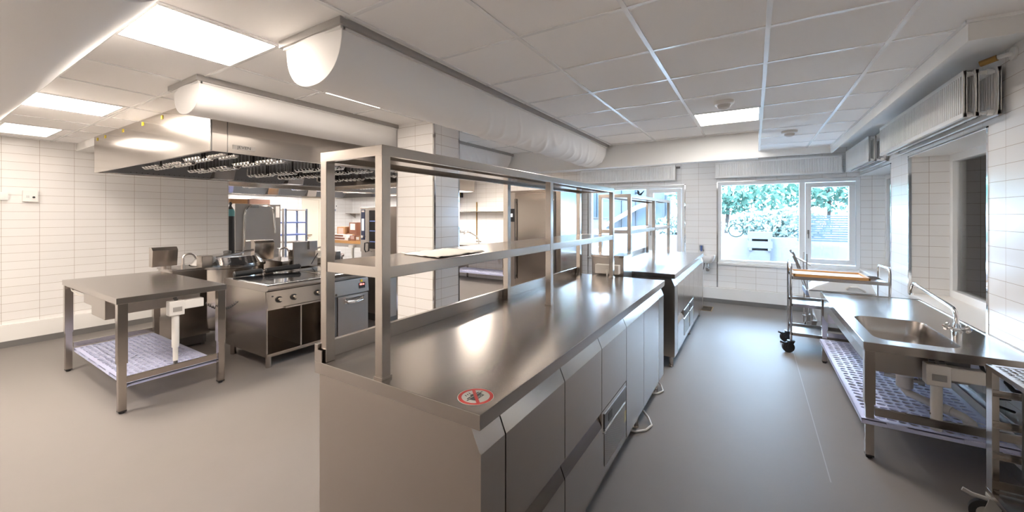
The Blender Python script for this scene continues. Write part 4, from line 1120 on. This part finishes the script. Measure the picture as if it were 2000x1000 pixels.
MB().tube([(-.82, 8.09, .60), (-.80, 8.03, .60), (-.785, 8.0, .66), (-.78, 8.0, .74)], .008, 8).build('supply_hose', 'steel_dark', t)
t = thing('soap_dispenser', 'tiny clear and blue soap dispenser on the tiled wall above the wash basin', 'dispenser', (-.83, 8.09, .97))
bx('bracket', 'clear', t, -.865, -.805, 8.04, 8.098, .95, 1.04)
bx('bottle', 'blue', t, -.848, -.822, 8.045, 8.07, .93, 1.03, bev=.005)
MB().tube([(-.80, 8.09, .95), (-.795, 8.04, .95), (-.795, 8.02, .93)], .007, 8).build('spout', 'chrome', t)

# ------------------------------------------------------------------ far kitchen: fridge, sink, taps
t = thing('tall_refrigerator', 'tall steel refrigerator with dark display and long handle behind the nearest overshelf', 'refrigerator', (-3.8, 7.4, 0))
FX0, FX1, FY0, FY1 = -4.39, -3.17, 6.90, 8.05
bx('body', 'steel', t, FX0, FX1, FY0 + .03, FY1, .10, 2.10, bev=.005)
bx('door', 'steel', t, FX0 + .22, FX1 - .16, FY0, FY0 + .03, 1.03, 2.06, bev=.006)
bx('door', 'steel', t, FX0 + .22, FX1 - .16, FY0, FY0 + .03, .12, 1.02, bev=.006)
bx('control_column', 'steel_soft', t, FX0, FX0 + .21, FY0 + .005, FY0 + .03, .12, 2.06, bev=.004)
p = bx('display', 'black', t, FX0 + .03, FX0 + .20, FY0 - .001, FY0 + .005, 1.46, 1.73, bev=.003)
bx('screen', 'display_white', p, FX0 + .07, FX0 + .15, FY0 - .003, FY0 - .001, 1.56, 1.63)
for (a, b) in ((1.05, 1.93), (.3, .98)):
    m = MB().box(FX0 + .222, FX0 + .245, FY0 - .05, FY0 - .03, a, b, bev=.004).box(FX0 + .226, FX0 + .24, FY0 - .03, FY0, a + .05, a + .09).box(FX0 + .226, FX0 + .24, FY0 - .03, FY0, b - .09, b - .05); m.build('handle', 'steel_dark', t)
m = MB()
for z in (.96, 1.08, 1.88): m.box(FX1 - .17, FX1 - .12, FY0 - .012, FY0 + .03, z, z + .06, bev=.004)
m.build('hinge', 'chrome', t)
bx('side_strip', 'steel_dark', t, FX1 - .15, FX1 - .11, FY0 + .005, FY0 + .029, .12, 2.05)
for (x, y) in ((FX0 + .06, FY0 + .08), (FX1 - .06, FY0 + .08), (FX0 + .06, FY1 - .08), (FX1 - .06, FY1 - .08)): MB().cyl((x, y, 0), (x, y, .10), .025, 12).build('foot', 'black', t)
t = thing('alarm_box', 'small white box with dangling cord on the wall beside the refrigerator', 'alarm', (-4.6, 8.09, 2.0))
bx('housing', 'white', t, -5.12, -5.0, 8.03, 8.099, 1.93, 2.13, bev=.006)
MB().tube([(-5.0, 8.05, 2.06), (-4.96, 8.04, 2.05), (-4.93, 8.04, 1.95)], .006, 6).build('cord', 'white', t)
t = thing('paper_dispenser', 'small white wall dispenser low beside the refrigerator', 'dispenser', (-4.6, 8.09, 1.2))
bx('housing', 'white', t, -5.15, -5.0, 8.02, 8.099, 1.10, 1.34, bev=.008)
bx('slot', 'hole', t, -5.12, -5.03, 8.018, 8.021, 1.115, 1.122)

t = thing('sink_table', 'distant steel sink table with perforated shelf against the far tiled wall', 'sink table', (-5.9, 7.7, 0))
bx('worktop', 'steel_top', t, -7.0, -4.75, 7.42, 8.08, .83, .88, bev=.004)
for (x, y) in ((-6.3, 7.47), (-4.82, 7.47), (-6.95, 7.47), (-6.3, 8.03), (-4.82, 8.03)): lift_leg(t, x, y, .83, .4, .05)
bx('crossbar', 'steel_soft', t, -6.3, -6.28, 7.47, 8.03, .28, .32)
shelf_insert(t, -6.98, -4.78, 7.44, 8.05, .25, 24, 7, 8)
m = MB().lathe([(.08, 0), (.08, -.05), (.05, -.09), (.05, -.2)], (-5.75, 7.75, .83), 20).tube([(-5.75, 7.75, .64), (-5.6, 7.8, .60), (-5.4, 7.9, .58), (-5.2, 8.03, .60)], .025, 10); m.build('siphon', 'steel_dark', t)
pts = [(-5.05 + .24 * math.cos(q), 7.95, .55 + .22 * math.sin(q)) for q in [i * PI / 10 for i in range(-5, 13)]]
MB().tube(pts, .025, 10).build('waste_hose', 'crate', t)
MB().tube([(-4.95, 7.8, .83), (-4.95, 7.8, .6), (-4.93, 7.8, .40), (-4.85, 7.78, .33)], .018, 8).build('supply_hose', 'black', t)
m = MB().cyl((-5.92, 8.0, .88), (-5.92, 8.0, .98), .018, 12).tube([(-5.92, 8.0, .97), (-5.95, 7.95, 1.07), (-6.06, 7.8, 1.17), (-6.12, 7.72, 1.18), (-6.15, 7.69, 1.12)], .014, 10).cyl((-6.0, 8.0, .93), (-5.84, 8.0, .93), .016, 10); m.build('faucet', 'chrome', t)
t = thing('wall_tap', 'chrome wall-mounted tap left of the distant faucet', 'tap', (-6.5, 8.09, 1.17))
m = MB().cyl((-6.55, 8.06, 1.18), (-6.35, 8.06, 1.18), .016, 10).cyl((-6.52, 8.06, 1.18), (-6.52, 8.1, 1.18), .02, 10).cyl((-6.38, 8.06, 1.18), (-6.38, 8.1, 1.18), .02, 10); m.build('body', 'chrome', t)
for x in (-6.57, -6.33): MB().cyl((x, 8.06, 1.18), (x + (.04 if x > -6.4 else -.04), 8.05, 1.2), .024, 10).build('handle', 'chrome', t)
t = thing('wall_shelf', 'thin steel wall shelf on the far tiled wall above the faucet', 'shelf', (-5.9, 8.0, 1.68))
bx('board', 'steel', t, -6.85, -5.0, 7.84, 8.09, 1.675, 1.695, bev=.003)
m = MB().prism([(8.09, 1.675), (7.90, 1.675), (8.09, 1.52)], 'x', -6.62, -6.61); m.build('bracket', 'white', t)
bx('rail', 'brass', t, -6.06, -6.04, 8.075, 8.098, .98, 1.93)
t = thing('fire_alarm_lantern', 'small black and amber lamp high on the far wall beside the pillar', 'lamp', (-6.55, 8.05, 2.15))
m = MB().box(-6.62, -6.5, 8.0, 8.099, 2.06, 2.27, bev=.01); m.build('housing', 'black', t)
bx('lens', 'yellow', t, -6.60, -6.52, 7.985, 8.0, 2.12, 2.2, bev=.006)
MB().tube([(-6.57, 8.04, 2.06), (-6.59, 8.05, 1.95), (-6.6, 8.06, 1.85)], .012, 8).build('cord', 'rubber', t)

# ------------------------------------------------------------------ dish washing corner
t = thing('hood_dishwasher', 'tall steel hood dishwasher with a bowed tube handle', 'dishwasher', (-8.4, 3.83, 0))
bx('hood', 'steel_soft', t, -8.80, -8.0, 3.42, 4.225, .95, 1.81, bev=.012)
bx('base', 'steel_soft', t, -8.78, -8.02, 3.44, 4.20, .12, .94, bev=.006)
for (x, y) in ((-8.72, 3.5), (-8.08, 3.5), (-8.72, 4.14), (-8.08, 4.14)): MB().cyl((x, y, 0), (x, y, .12), .025, 12).build('foot', 'black', t)
m = MB().tube([(-7.965, 3.545, .92), (-7.965, 3.55, 1.2), (-7.965, 3.56, 1.60), (-7.965, 3.58, 1.70), (-7.965, 3.62, 1.755), (-7.965, 3.70, 1.77), (-7.965, 3.95, 1.77), (-7.965, 4.03, 1.755), (-7.965, 4.065, 1.70), (-7.965, 4.075, 1.6), (-7.965, 4.10, 1.25)], .016, 10)
m.cyl((-7.965, 3.58, 1.12), (-7.965, 3.95, 1.12), .010, 8); m.build('handle', 'chrome', t)
bx('handle_pad', 'steel', t, -7.99, -7.94, 3.66, 3.80, 1.74, 1.80, bev=.008)
bx('maker_label', 'white', t, -8.0, -7.997, 4.13, 4.20, 1.55, 1.77)
t = thing('cardboard_box', 'light brown cardboard carton on top of the hood dishwasher', 'box', (-8.3, 3.6, 1.81)); x = 0
bx('carton', 'card', t, -8.55, -8.18, 3.42, 3.71, 1.812, 1.90, bev=.003)
bx('tape', 'beige', t, -8.40, -8.34, 3.419, 3.4205, 1.812, 1.90)
t = thing('cardboard_box', 'pinkish carton with a lifted flap on top of the hood dishwasher', 'box', (-8.3, 3.95, 1.81))
bx('carton', 'card_pink', t, -8.55, -8.19, 3.74, 4.12, 1.812, 1.905, bev=.003)
m = MB().box(-8.5, -8.2, 3.84, 4.0, 1.907, 1.912, rot=('X', .12, (-8.3, 3.84, 1.907))); m.build('flap', 'card_pink', t)
t = thing('gas_cylinder', 'dark upright cylinder with teal shoulder next to the hood dishwasher', 'cylinder', (-7.93, 3.30, 0))
MB().lathe([(.06, .0), (.062, .02), (.062, 1.60), (.05, 1.70), (.02, 1.76)], (-7.97, 3.335, 0), 24).build('tank', 'black', t)
MB().lathe([(.063, 1.58), (.0635, 1.66), (.052, 1.705)], (-7.97, 3.335, 0), 24).build('shoulder', 'teal', t)
MB().cyl((-7.97, 3.335, 1.75), (-7.97, 3.335, 1.83), .018, 12).box(-8.0, -7.94, 3.32, 3.35, 1.79, 1.81).build('valve', 'black', t)

t = thing('shelf_rack', 'blue and grey open shelf rack beside the cream door', 'shelf', (-9.2, 5.08, 0))
for (x, y) in ((-9.0, 4.86), (-9.0, 5.345), (-9.4, 4.86), (-9.4, 5.345)): bx('post', 'hinge_blue', t, x - .018, x + .018, y - .018, y + .018, 0, 1.745, bev=.003)
for z in (1.72, 1.43, 1.15, .98, .4): bx('shelf', 'blue' if z in (1.43, 1.15) else 'steel_soft', t, -9.4, -8.99, 4.86, 5.345, z - .018, z + .01, bev=.003)
t = thing('shelf_rack', 'grey end frame of a rack peeping past the hood dishwasher', 'shelf', (-9.1, 4.6, 0))
for (x, y) in ((-8.98, 4.79), (-9.4, 4.79)): bx('post', 'steel_soft', t, x - .016, x + .016, y - .016, y + .016, 0, 1.745, bev=.003)
for z in (1.43, 1.15, .4): bx('shelf', 'blue', t, -9.4, -8.99, 4.40, 4.79, z - .018, z + .01, bev=.003)
for (x, y) in ((-8.98, 4.40), (-9.4, 4.40)): bx('post', 'steel_soft', t, x - .016, x + .016, y - .016, y + .016, 0, 1.745, bev=.003)

t = thing('combi_oven', 'tall steel oven with navy control strip and glass door', 'oven', (-6.7, 5.95, 0))
OX0, OX1, OY0 = -7.37, -6.05, 5.60
bx('body', 'steel', t, OX0, OX1, OY0 + .02, 6.45, .10, 1.775, bev=.006)
cp = bx('control_column', 'steel', t, OX0, OX0 + .21, OY0, OY0 + .02, .80, 1.77, bev=.004)
m = MB().box(OX0 + .03, OX0 + .155, OY0 - .006, OY0, 1.06, 1.72, bev=.005); st2 = m.build('control_strip', 'navy', cp)
bx('screen', 'display_white', cp, OX0 + .055, OX0 + .13, OY0 - .008, OY0 - .006, 1.26, 1.52)
bx('brand_label', 'card_white', cp, OX0 + .05, OX0 + .14, OY0 - .0075, OY0 - .006, 1.665, 1.70)
MB().cyl((OX0 + .095, OY0 - .006, 1.13), (OX0 + .095, OY0 - .035, 1.13), .035, 20, .03).build('knob', 'chrome', cp)
d = bx('door', 'steel', t, OX0 + .23, OX0 + .85, OY0 - .02, OY0 + .02, .82, 1.765, bev=.005)
bx('glass', 'glass_black', d, OX0 + .32, OX0 + .78, OY0 - .024, OY0 - .02, .88, 1.70)
m = MB()
for z in (1.02, 1.25, 1.46): m.box(OX0 + .34, OX0 + .76, OY0 - .0255, OY0 - .0242, z, z + .02)
m.build('rack_line', 'blue', d)
MB().tube([(OX0 + .245, OY0 - .02, 1.0), (OX0 + .24, OY0 - .07, 1.0), (OX0 + .235, OY0 - .075, .86), (OX0 + .25, OY0 - .05, .80)], .014, 10).build('handle', 'black', d)
bx('stand', 'steel_dark', t, OX0 + .02, OX1 - .02, OY0 + .04, 6.40, .1, .80)
for (x, y) in ((OX0 + .06, OY0 + .08), (OX1 - .06, OY0 + .08), (OX0 + .06, 6.38), (OX1 - .06, 6.38)): MB().cyl((x, y, 0), (x, y, .10), .025, 12).build('foot', 'black', t)

t = thing('butcher_table', 'work table with orange wooden top piled with boxes beside the oven', 'table', (-8.2, 6.2, 0))
bx('tabletop', 'wood', t, -8.95, -7.45, 5.88, 6.58, .925, .995, bev=.005)
for (x, y) in ((-8.9, 5.93), (-7.5, 5.93), (-8.9, 6.53), (-7.5, 6.53)): bx('leg', 'steel_soft', t, x - .022, x + .022, y - .022, y + .022, 0, .925, bev=.003)
bx('apron', 'steel_soft', t, -8.9, -7.5, 5.91, 5.93, .84, .925)
bx('lower_shelf', 'steel_dark', t, -8.9, -7.5, 5.93, 6.53, .35, .37)
bx('socket_box', 'beige', t, -8.15, -7.98, 5.86, 5.905, .83, .89, bev=.005)
MB().tube([(-8.05, 5.87, .83), (-8.04, 5.86, .70), (-8.02, 5.87, .5)], .007, 6).build('cable', 'white', t)
def carton(label, x0, x1, y0, y1, z0, z1, mat, mat2):
    t = thing('cardboard_box', label, 'box', ((x0 + x1) / 2, (y0 + y1) / 2, z0), 'cartons on the wooden table')
    bx('carton', mat, t, x0, x1, y0, y1, z0, z1, bev=.003)
    bx('print_label', mat2, t, x0 + (x1 - x0) * .15, x0 + (x1 - x0) * .8, y0 - .002, y0, z0 + (z1 - z0) * .3, z1 - (z1 - z0) * .1)
zt = .996
carton('dark brown upright carton with white label on the wooden table', -8.52, -8.24, 6.15, 6.45, zt + .16, zt + .42, 'card_dark', 'card_white')
carton('lower dark brown carton under the upright one on the wooden table', -8.60, -8.20, 6.12, 6.48, zt, zt + .158, 'card_dark', 'card')
carton('orange brown carton at the left end of the wooden table', -8.93, -8.62, 6.1, 6.45, zt, zt + .31, 'card', 'card_pink')
carton('flat white printed box lying in front on the wooden table', -8.85, -8.22, 5.90, 6.08, zt, zt + .065, 'card_white', 'card_dark')
carton('second flat white printed box stacked on the first', -8.90, -8.30, 5.91, 6.08, zt + .066, zt + .13, 'card_white', 'card_dark')
carton('reddish small box right of the flat boxes on the wooden table', -8.18, -7.98, 5.92, 6.1, zt, zt + .12, 'card_dark', 'card_pink')
carton('open orange packet between the small boxes on the wooden table', -7.95, -7.80, 5.91, 6.05, zt, zt + .10, 'card', 'card_white')
carton('small dark box nearest the oven on the wooden table', -7.77, -7.56, 5.92, 6.1, zt, zt + .09, 'card_dark', 'card_white')
t = thing('plastic_container', 'grey translucent plastic container behind the boxes', 'container', (-7.7, 6.4, zt))
bx('body', 'steel_soft', t, -7.95, -7.50, 6.25, 6.52, zt, zt + .26, bev=.01)
bx('lid', 'steel_dark', t, -7.97, -7.48, 6.24, 6.53, zt + .26, zt + .28, bev=.004)
t = thing('wall_shelf', 'thin pale shelf in the white tiled corner behind the oven', 'shelf', (-10.9, 8.0, 1.65))
bx('board', 'steel', t, -11.0, -10.1, 7.80, 8.095, 1.64, 1.66, bev=.003)
m = MB().prism([(8.095, 1.64), (7.86, 1.64), (8.095, 1.5)], 'x', -10.9, -10.89); m.build('bracket', 'steel', t)
t = thing('wall_dispenser', 'white wall dispenser with grey base on the annex wall by the door', 'dispenser', (XB, 7.35, 1.9))
bx('housing', 'white', t, XB, XB + .1, 7.30, 7.48, 1.78, 2.02, bev=.01)
bx('base', 'hinge_blue', t, XB, XB + .09, 7.36, 7.44, 1.72, 1.78, bev=.004)
bx('button', 'black', t, XB + .1, XB + .105, 7.44, 7.465, 1.86, 1.89)

# ------------------------------------------------------------------ window stickers
def flat_poly(m, pts, y, h=.001): m.prism(pts, 'y', y, y + h)
t = thing('window_sticker', 'round teal ring sticker with dark lettering on the left pane of the trolley window', 'sticker', (-.28, YF + .078, 1.32))
m = MB(); seg = 48; a = []
for r, yy in ((.106, 0), (.124, 0), (.124, .001), (.106, .001)):
    a.append([m.bm.verts.new((-.28 + r * math.cos(2 * PI * i / seg), YF + .0785 + yy, 1.32 + r * math.sin(2 * PI * i / seg))) for i in range(seg)])
for k in range(4):
    A, B = a[k], a[(k + 1) % 4]
    for i in range(seg): m.bm.faces.new((A[i], A[(i + 1) % seg], B[(i + 1) % seg], B[i]))
m.build('ring', 'sticker_ring', t)
m = MB(); x = -.355
for w_ in (.012, .018, .02, .016, .02, .012, .03, .01, .02):
    m.box(x, x + w_ * .62, YF + .0785, YF + .0795, 1.298, 1.312); x += w_ * .62 + .008
m.tube([(-.335, YF + .079, 1.345), (-.315, YF + .079, 1.362), (-.295, YF + .079, 1.362), (-.265, YF + .079, 1.378)], .004, 5)
m.build('emblem', 'sticker_grey', t)
m = MB(); x = -.40
for w_ in (.02, .015, .022, .018, .02, .014, .03, 0, .018, .02, .014, .012):
    if w_: m.box(x, x + w_ * .7, YF + .0785, YF + .0795, 1.497, 1.513)
    x += max(w_, .012) * .7 + .006
m.build('caption', 'sticker_ring', t)
t = thing('bird_sticker', 'grey bird silhouette sticker high on the window behind the second counter', 'sticker', (-2.0, YF + .078, 2.06))
m = MB()
for pts in ([(-2.10, 2.055), (-2.03, 2.062), (-1.99, 2.03), (-1.95, 2.055), (-1.90, 2.10), (-1.895, 2.085), (-1.955, 2.0), (-1.985, 1.985), (-2.03, 2.035)], [(-2.03, 2.062), (-2.045, 2.10), (-2.01, 2.105), (-1.985, 2.06), (-1.99, 2.03)]):
    flat_poly(m, pts, YF + .0785)
m.build('silhouette', 'slat_blue', t)

# ------------------------------------------------------------------ red capped fitting behind the counters
t = thing('wall_valve', 'red round valve wheel with black fitting low behind the second counter', 'valve', (-2.75, 8.0, .6))
m = MB().tube([(-2.75 + .035 * math.cos(q), 7.99, .63 + .035 * math.sin(q)) for q in [i * PI / 8 for i in range(16)]], .012, 8, closed=True); m.build('wheel', 'red', t)
m = MB().cyl((-2.75, 7.985, .63), (-2.75, 8.05, .63), .02, 10).tube([(-2.75, 8.0, .62), (-2.74, 8.0, .50), (-2.76, 8.0, .40), (-2.82, 8.02, .36)], .02, 8).cyl((-2.75, 8.0, .5), (-2.75, 8.06, .5), .02, 8); m.build('fitting', 'black', t)

# ------------------------------------------------------------------ outdoors
struct(bx('ground_outside', 'paving', None, -14, 12, YF + .23, 30, -.25, -.15), 'pale paving outside')
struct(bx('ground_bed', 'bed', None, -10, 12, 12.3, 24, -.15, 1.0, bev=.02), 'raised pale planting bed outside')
def bush(name, label, c, rx, ry, rz, n, mat, seedv, ls=.11, grp='shrubs outside'):
    rnd = random.Random(seedv)
    t = thing(name, label, 'shrub', (c[0], c[1], 1.0), grp)
    MB().tube([(c[0], c[1], .99), (c[0] + .05, c[1], 1 + (c[2] - 1) * .5), (c[0], c[1], c[2])], .06, 8).build('stem', 'bark', t)
    m = MB()
    for i in range(n):
        while True:
            p = Vector((rnd.uniform(-1, 1), rnd.uniform(-1, 1), rnd.uniform(-1, 1)))
            if .35 < p.length < 1: break
        w = 1 + .35 * noise.noise(p * 2.2 + Vector((seedv, 0, 0)))
        q = Vector((c[0] + p.x * rx * w, c[1] + p.y * ry * w, max(.95, c[2] + p.z * rz * w)))
        d = Vector((rnd.uniform(-1, 1), rnd.uniform(-1, 1), rnd.uniform(-.6, 1))).normalized()
        u = d.orthogonal().normalized(); u.rotate(Matrix.Rotation(rnd.uniform(0, 6.28), 3, d)); v = d.cross(u)
        l = ls * rnd.uniform(.6, 1.4)
        m.face([q - u * l, q + v * l * .45, q + u * l, q - v * l * .45])
    o = m.build('foliage', mat, t, smooth=False)
    return t
bush('shrub', 'tall bright green shrub outside behind the round sticker', (-.8, 15.0, 2.45), 1.9, 1.2, .85, 2600, 'leaf', 1)
bush('shrub', 'tall green shrub outside behind the window mullion', (2.2, 17.6, 2.75), 1.9, 1.2, .95, 2600, 'leaf', 2)
bush('shrub', 'pale grey-green shrub outside below the tall green one', (.5, 13.1, 1.35), 1.3, .5, .38, 1500, 'leaf2', 3, .08)
bush('shrub', 'green shrub outside seen through the opening sash', (4.1, 15.0, 2.3), 1.3, 1.1, .75, 2000, 'leaf2', 4)
bush('shrub', 'green shrub outside seen beside the tall refrigerator', (-8.0, 15.0, 2.2), 1.6, 1.2, 1.2, 1500, 'leaf', 5)
bush('shrub', 'low pale shrub outside left of the round sticker', (-2.0, 13.0, 1.3), .7, .45, .3, 900, 'leaf2', 6, .08)
# slatted blue grey panel
t = thing('slatted_panel', 'grey-blue slatted panel standing outside the opening sash', 'panel', (1.35, 11.5, 0))
x0, x1 = .88, 2.02
m = MB()
for i in range(12):
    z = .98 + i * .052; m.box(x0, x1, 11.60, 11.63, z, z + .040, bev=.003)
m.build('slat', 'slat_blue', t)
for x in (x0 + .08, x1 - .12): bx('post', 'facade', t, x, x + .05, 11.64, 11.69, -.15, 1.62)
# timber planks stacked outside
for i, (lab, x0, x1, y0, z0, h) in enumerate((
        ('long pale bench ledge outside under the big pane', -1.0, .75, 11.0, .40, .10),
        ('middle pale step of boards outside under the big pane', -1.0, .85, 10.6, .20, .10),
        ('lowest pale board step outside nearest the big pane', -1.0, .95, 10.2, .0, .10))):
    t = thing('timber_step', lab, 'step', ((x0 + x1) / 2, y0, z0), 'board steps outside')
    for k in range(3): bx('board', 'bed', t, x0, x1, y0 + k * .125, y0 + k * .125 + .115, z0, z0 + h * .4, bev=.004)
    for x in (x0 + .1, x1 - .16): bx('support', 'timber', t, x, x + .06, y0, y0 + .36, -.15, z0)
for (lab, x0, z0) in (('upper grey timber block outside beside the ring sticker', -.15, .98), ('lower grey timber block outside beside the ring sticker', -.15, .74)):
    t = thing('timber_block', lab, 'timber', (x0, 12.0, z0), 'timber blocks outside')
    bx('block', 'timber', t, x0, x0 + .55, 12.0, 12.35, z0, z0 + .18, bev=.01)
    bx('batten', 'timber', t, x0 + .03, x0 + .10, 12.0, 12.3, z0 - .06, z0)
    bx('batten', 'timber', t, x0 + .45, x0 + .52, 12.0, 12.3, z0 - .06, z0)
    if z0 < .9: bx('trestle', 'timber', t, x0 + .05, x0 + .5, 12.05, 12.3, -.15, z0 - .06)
# neighbouring facade seen through the first window
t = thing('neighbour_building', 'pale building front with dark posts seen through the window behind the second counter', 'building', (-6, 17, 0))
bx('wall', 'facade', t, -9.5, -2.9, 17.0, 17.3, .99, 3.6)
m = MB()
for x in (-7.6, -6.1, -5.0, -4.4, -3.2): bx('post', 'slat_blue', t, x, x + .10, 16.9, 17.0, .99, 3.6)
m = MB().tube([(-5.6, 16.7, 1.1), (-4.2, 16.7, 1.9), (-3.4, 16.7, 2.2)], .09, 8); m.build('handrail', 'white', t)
t = thing('garden_stool', 'wooden planter box on thin metal legs outside the first window', 'planter', (-3.6, 10.6, 0))
bx('box', 'timber', t, -4.02, -3.55, 10.5, 10.85, 1.22, 1.5, bev=.006)
bx('rim', 'bark', t, -4.05, -3.52, 10.47, 10.88, 1.5, 1.53)
for (x, y) in ((-3.98, 10.54), (-3.59, 10.54), (-3.98, 10.81), (-3.59, 10.81)): MB().tube([(x, y, 1.22), (x * 1.0 - .06 * (1 if x < -3.8 else -1), y, -.15)], .012, 8).build('leg', 'steel_soft', t)
MB().tube([(-4.0, 10.54, .7), (-3.57, 10.54, .7), (-3.57, 10.81, .7), (-4.0, 10.81, .7)], .010, 8, closed=True).build('foot_ring', 'steel_soft', t)

# ------------------------------------------------------------------ light
W = bpy.data.worlds.new('sky'); S.world = W; W.use_nodes = True
nt = W.node_tree; bg = nt.nodes['Background']
bg.inputs[0].default_value = (.46, .70, 1.0, 1); bg.inputs[1].default_value = 10
sun = bpy.data.lights.new('sun', 'SUN'); sun.energy = 1.5; sun.angle = math.radians(3); sun.color = (1, .97, .92)
so = bpy.data.objects.new('sun', sun); COL.objects.link(so)
so.rotation_euler = Vector((.25, .75, -.85)).to_track_quat('-Z', 'Y').to_euler()

# ------------------------------------------------------------------ camera
cam = bpy.data.cameras.new('camera'); co = bpy.data.objects.new('camera', cam); COL.objects.link(co)
F = 767.0
cam.sensor_fit = 'HORIZONTAL'; cam.sensor_width = 36; cam.lens = 36 * F / 2000
th = math.atan(473 / F)
co.location = (0, 0, 1.6); co.rotation_euler = (PI / 2, 0, th)
cam.shift_x = 0; cam.shift_y = (420 - 500) / 2000
cam.clip_start = .05
S.camera = co

S.view_settings.view_transform = 'Standard'; S.view_settings.look = 'None'
S.view_settings.exposure = 2.33; S.view_settings.gamma = 1; S.view_settings.use_curve_mapping = False
cy = S.cycles
cy.max_bounces = 10; cy.diffuse_bounces = 6; cy.glossy_bounces = 5; cy.transparent_max_bounces = 12; cy.sample_clamp_indirect = 6
for o in bpy.data.objects:
    if '_w' in o: del o['_w']
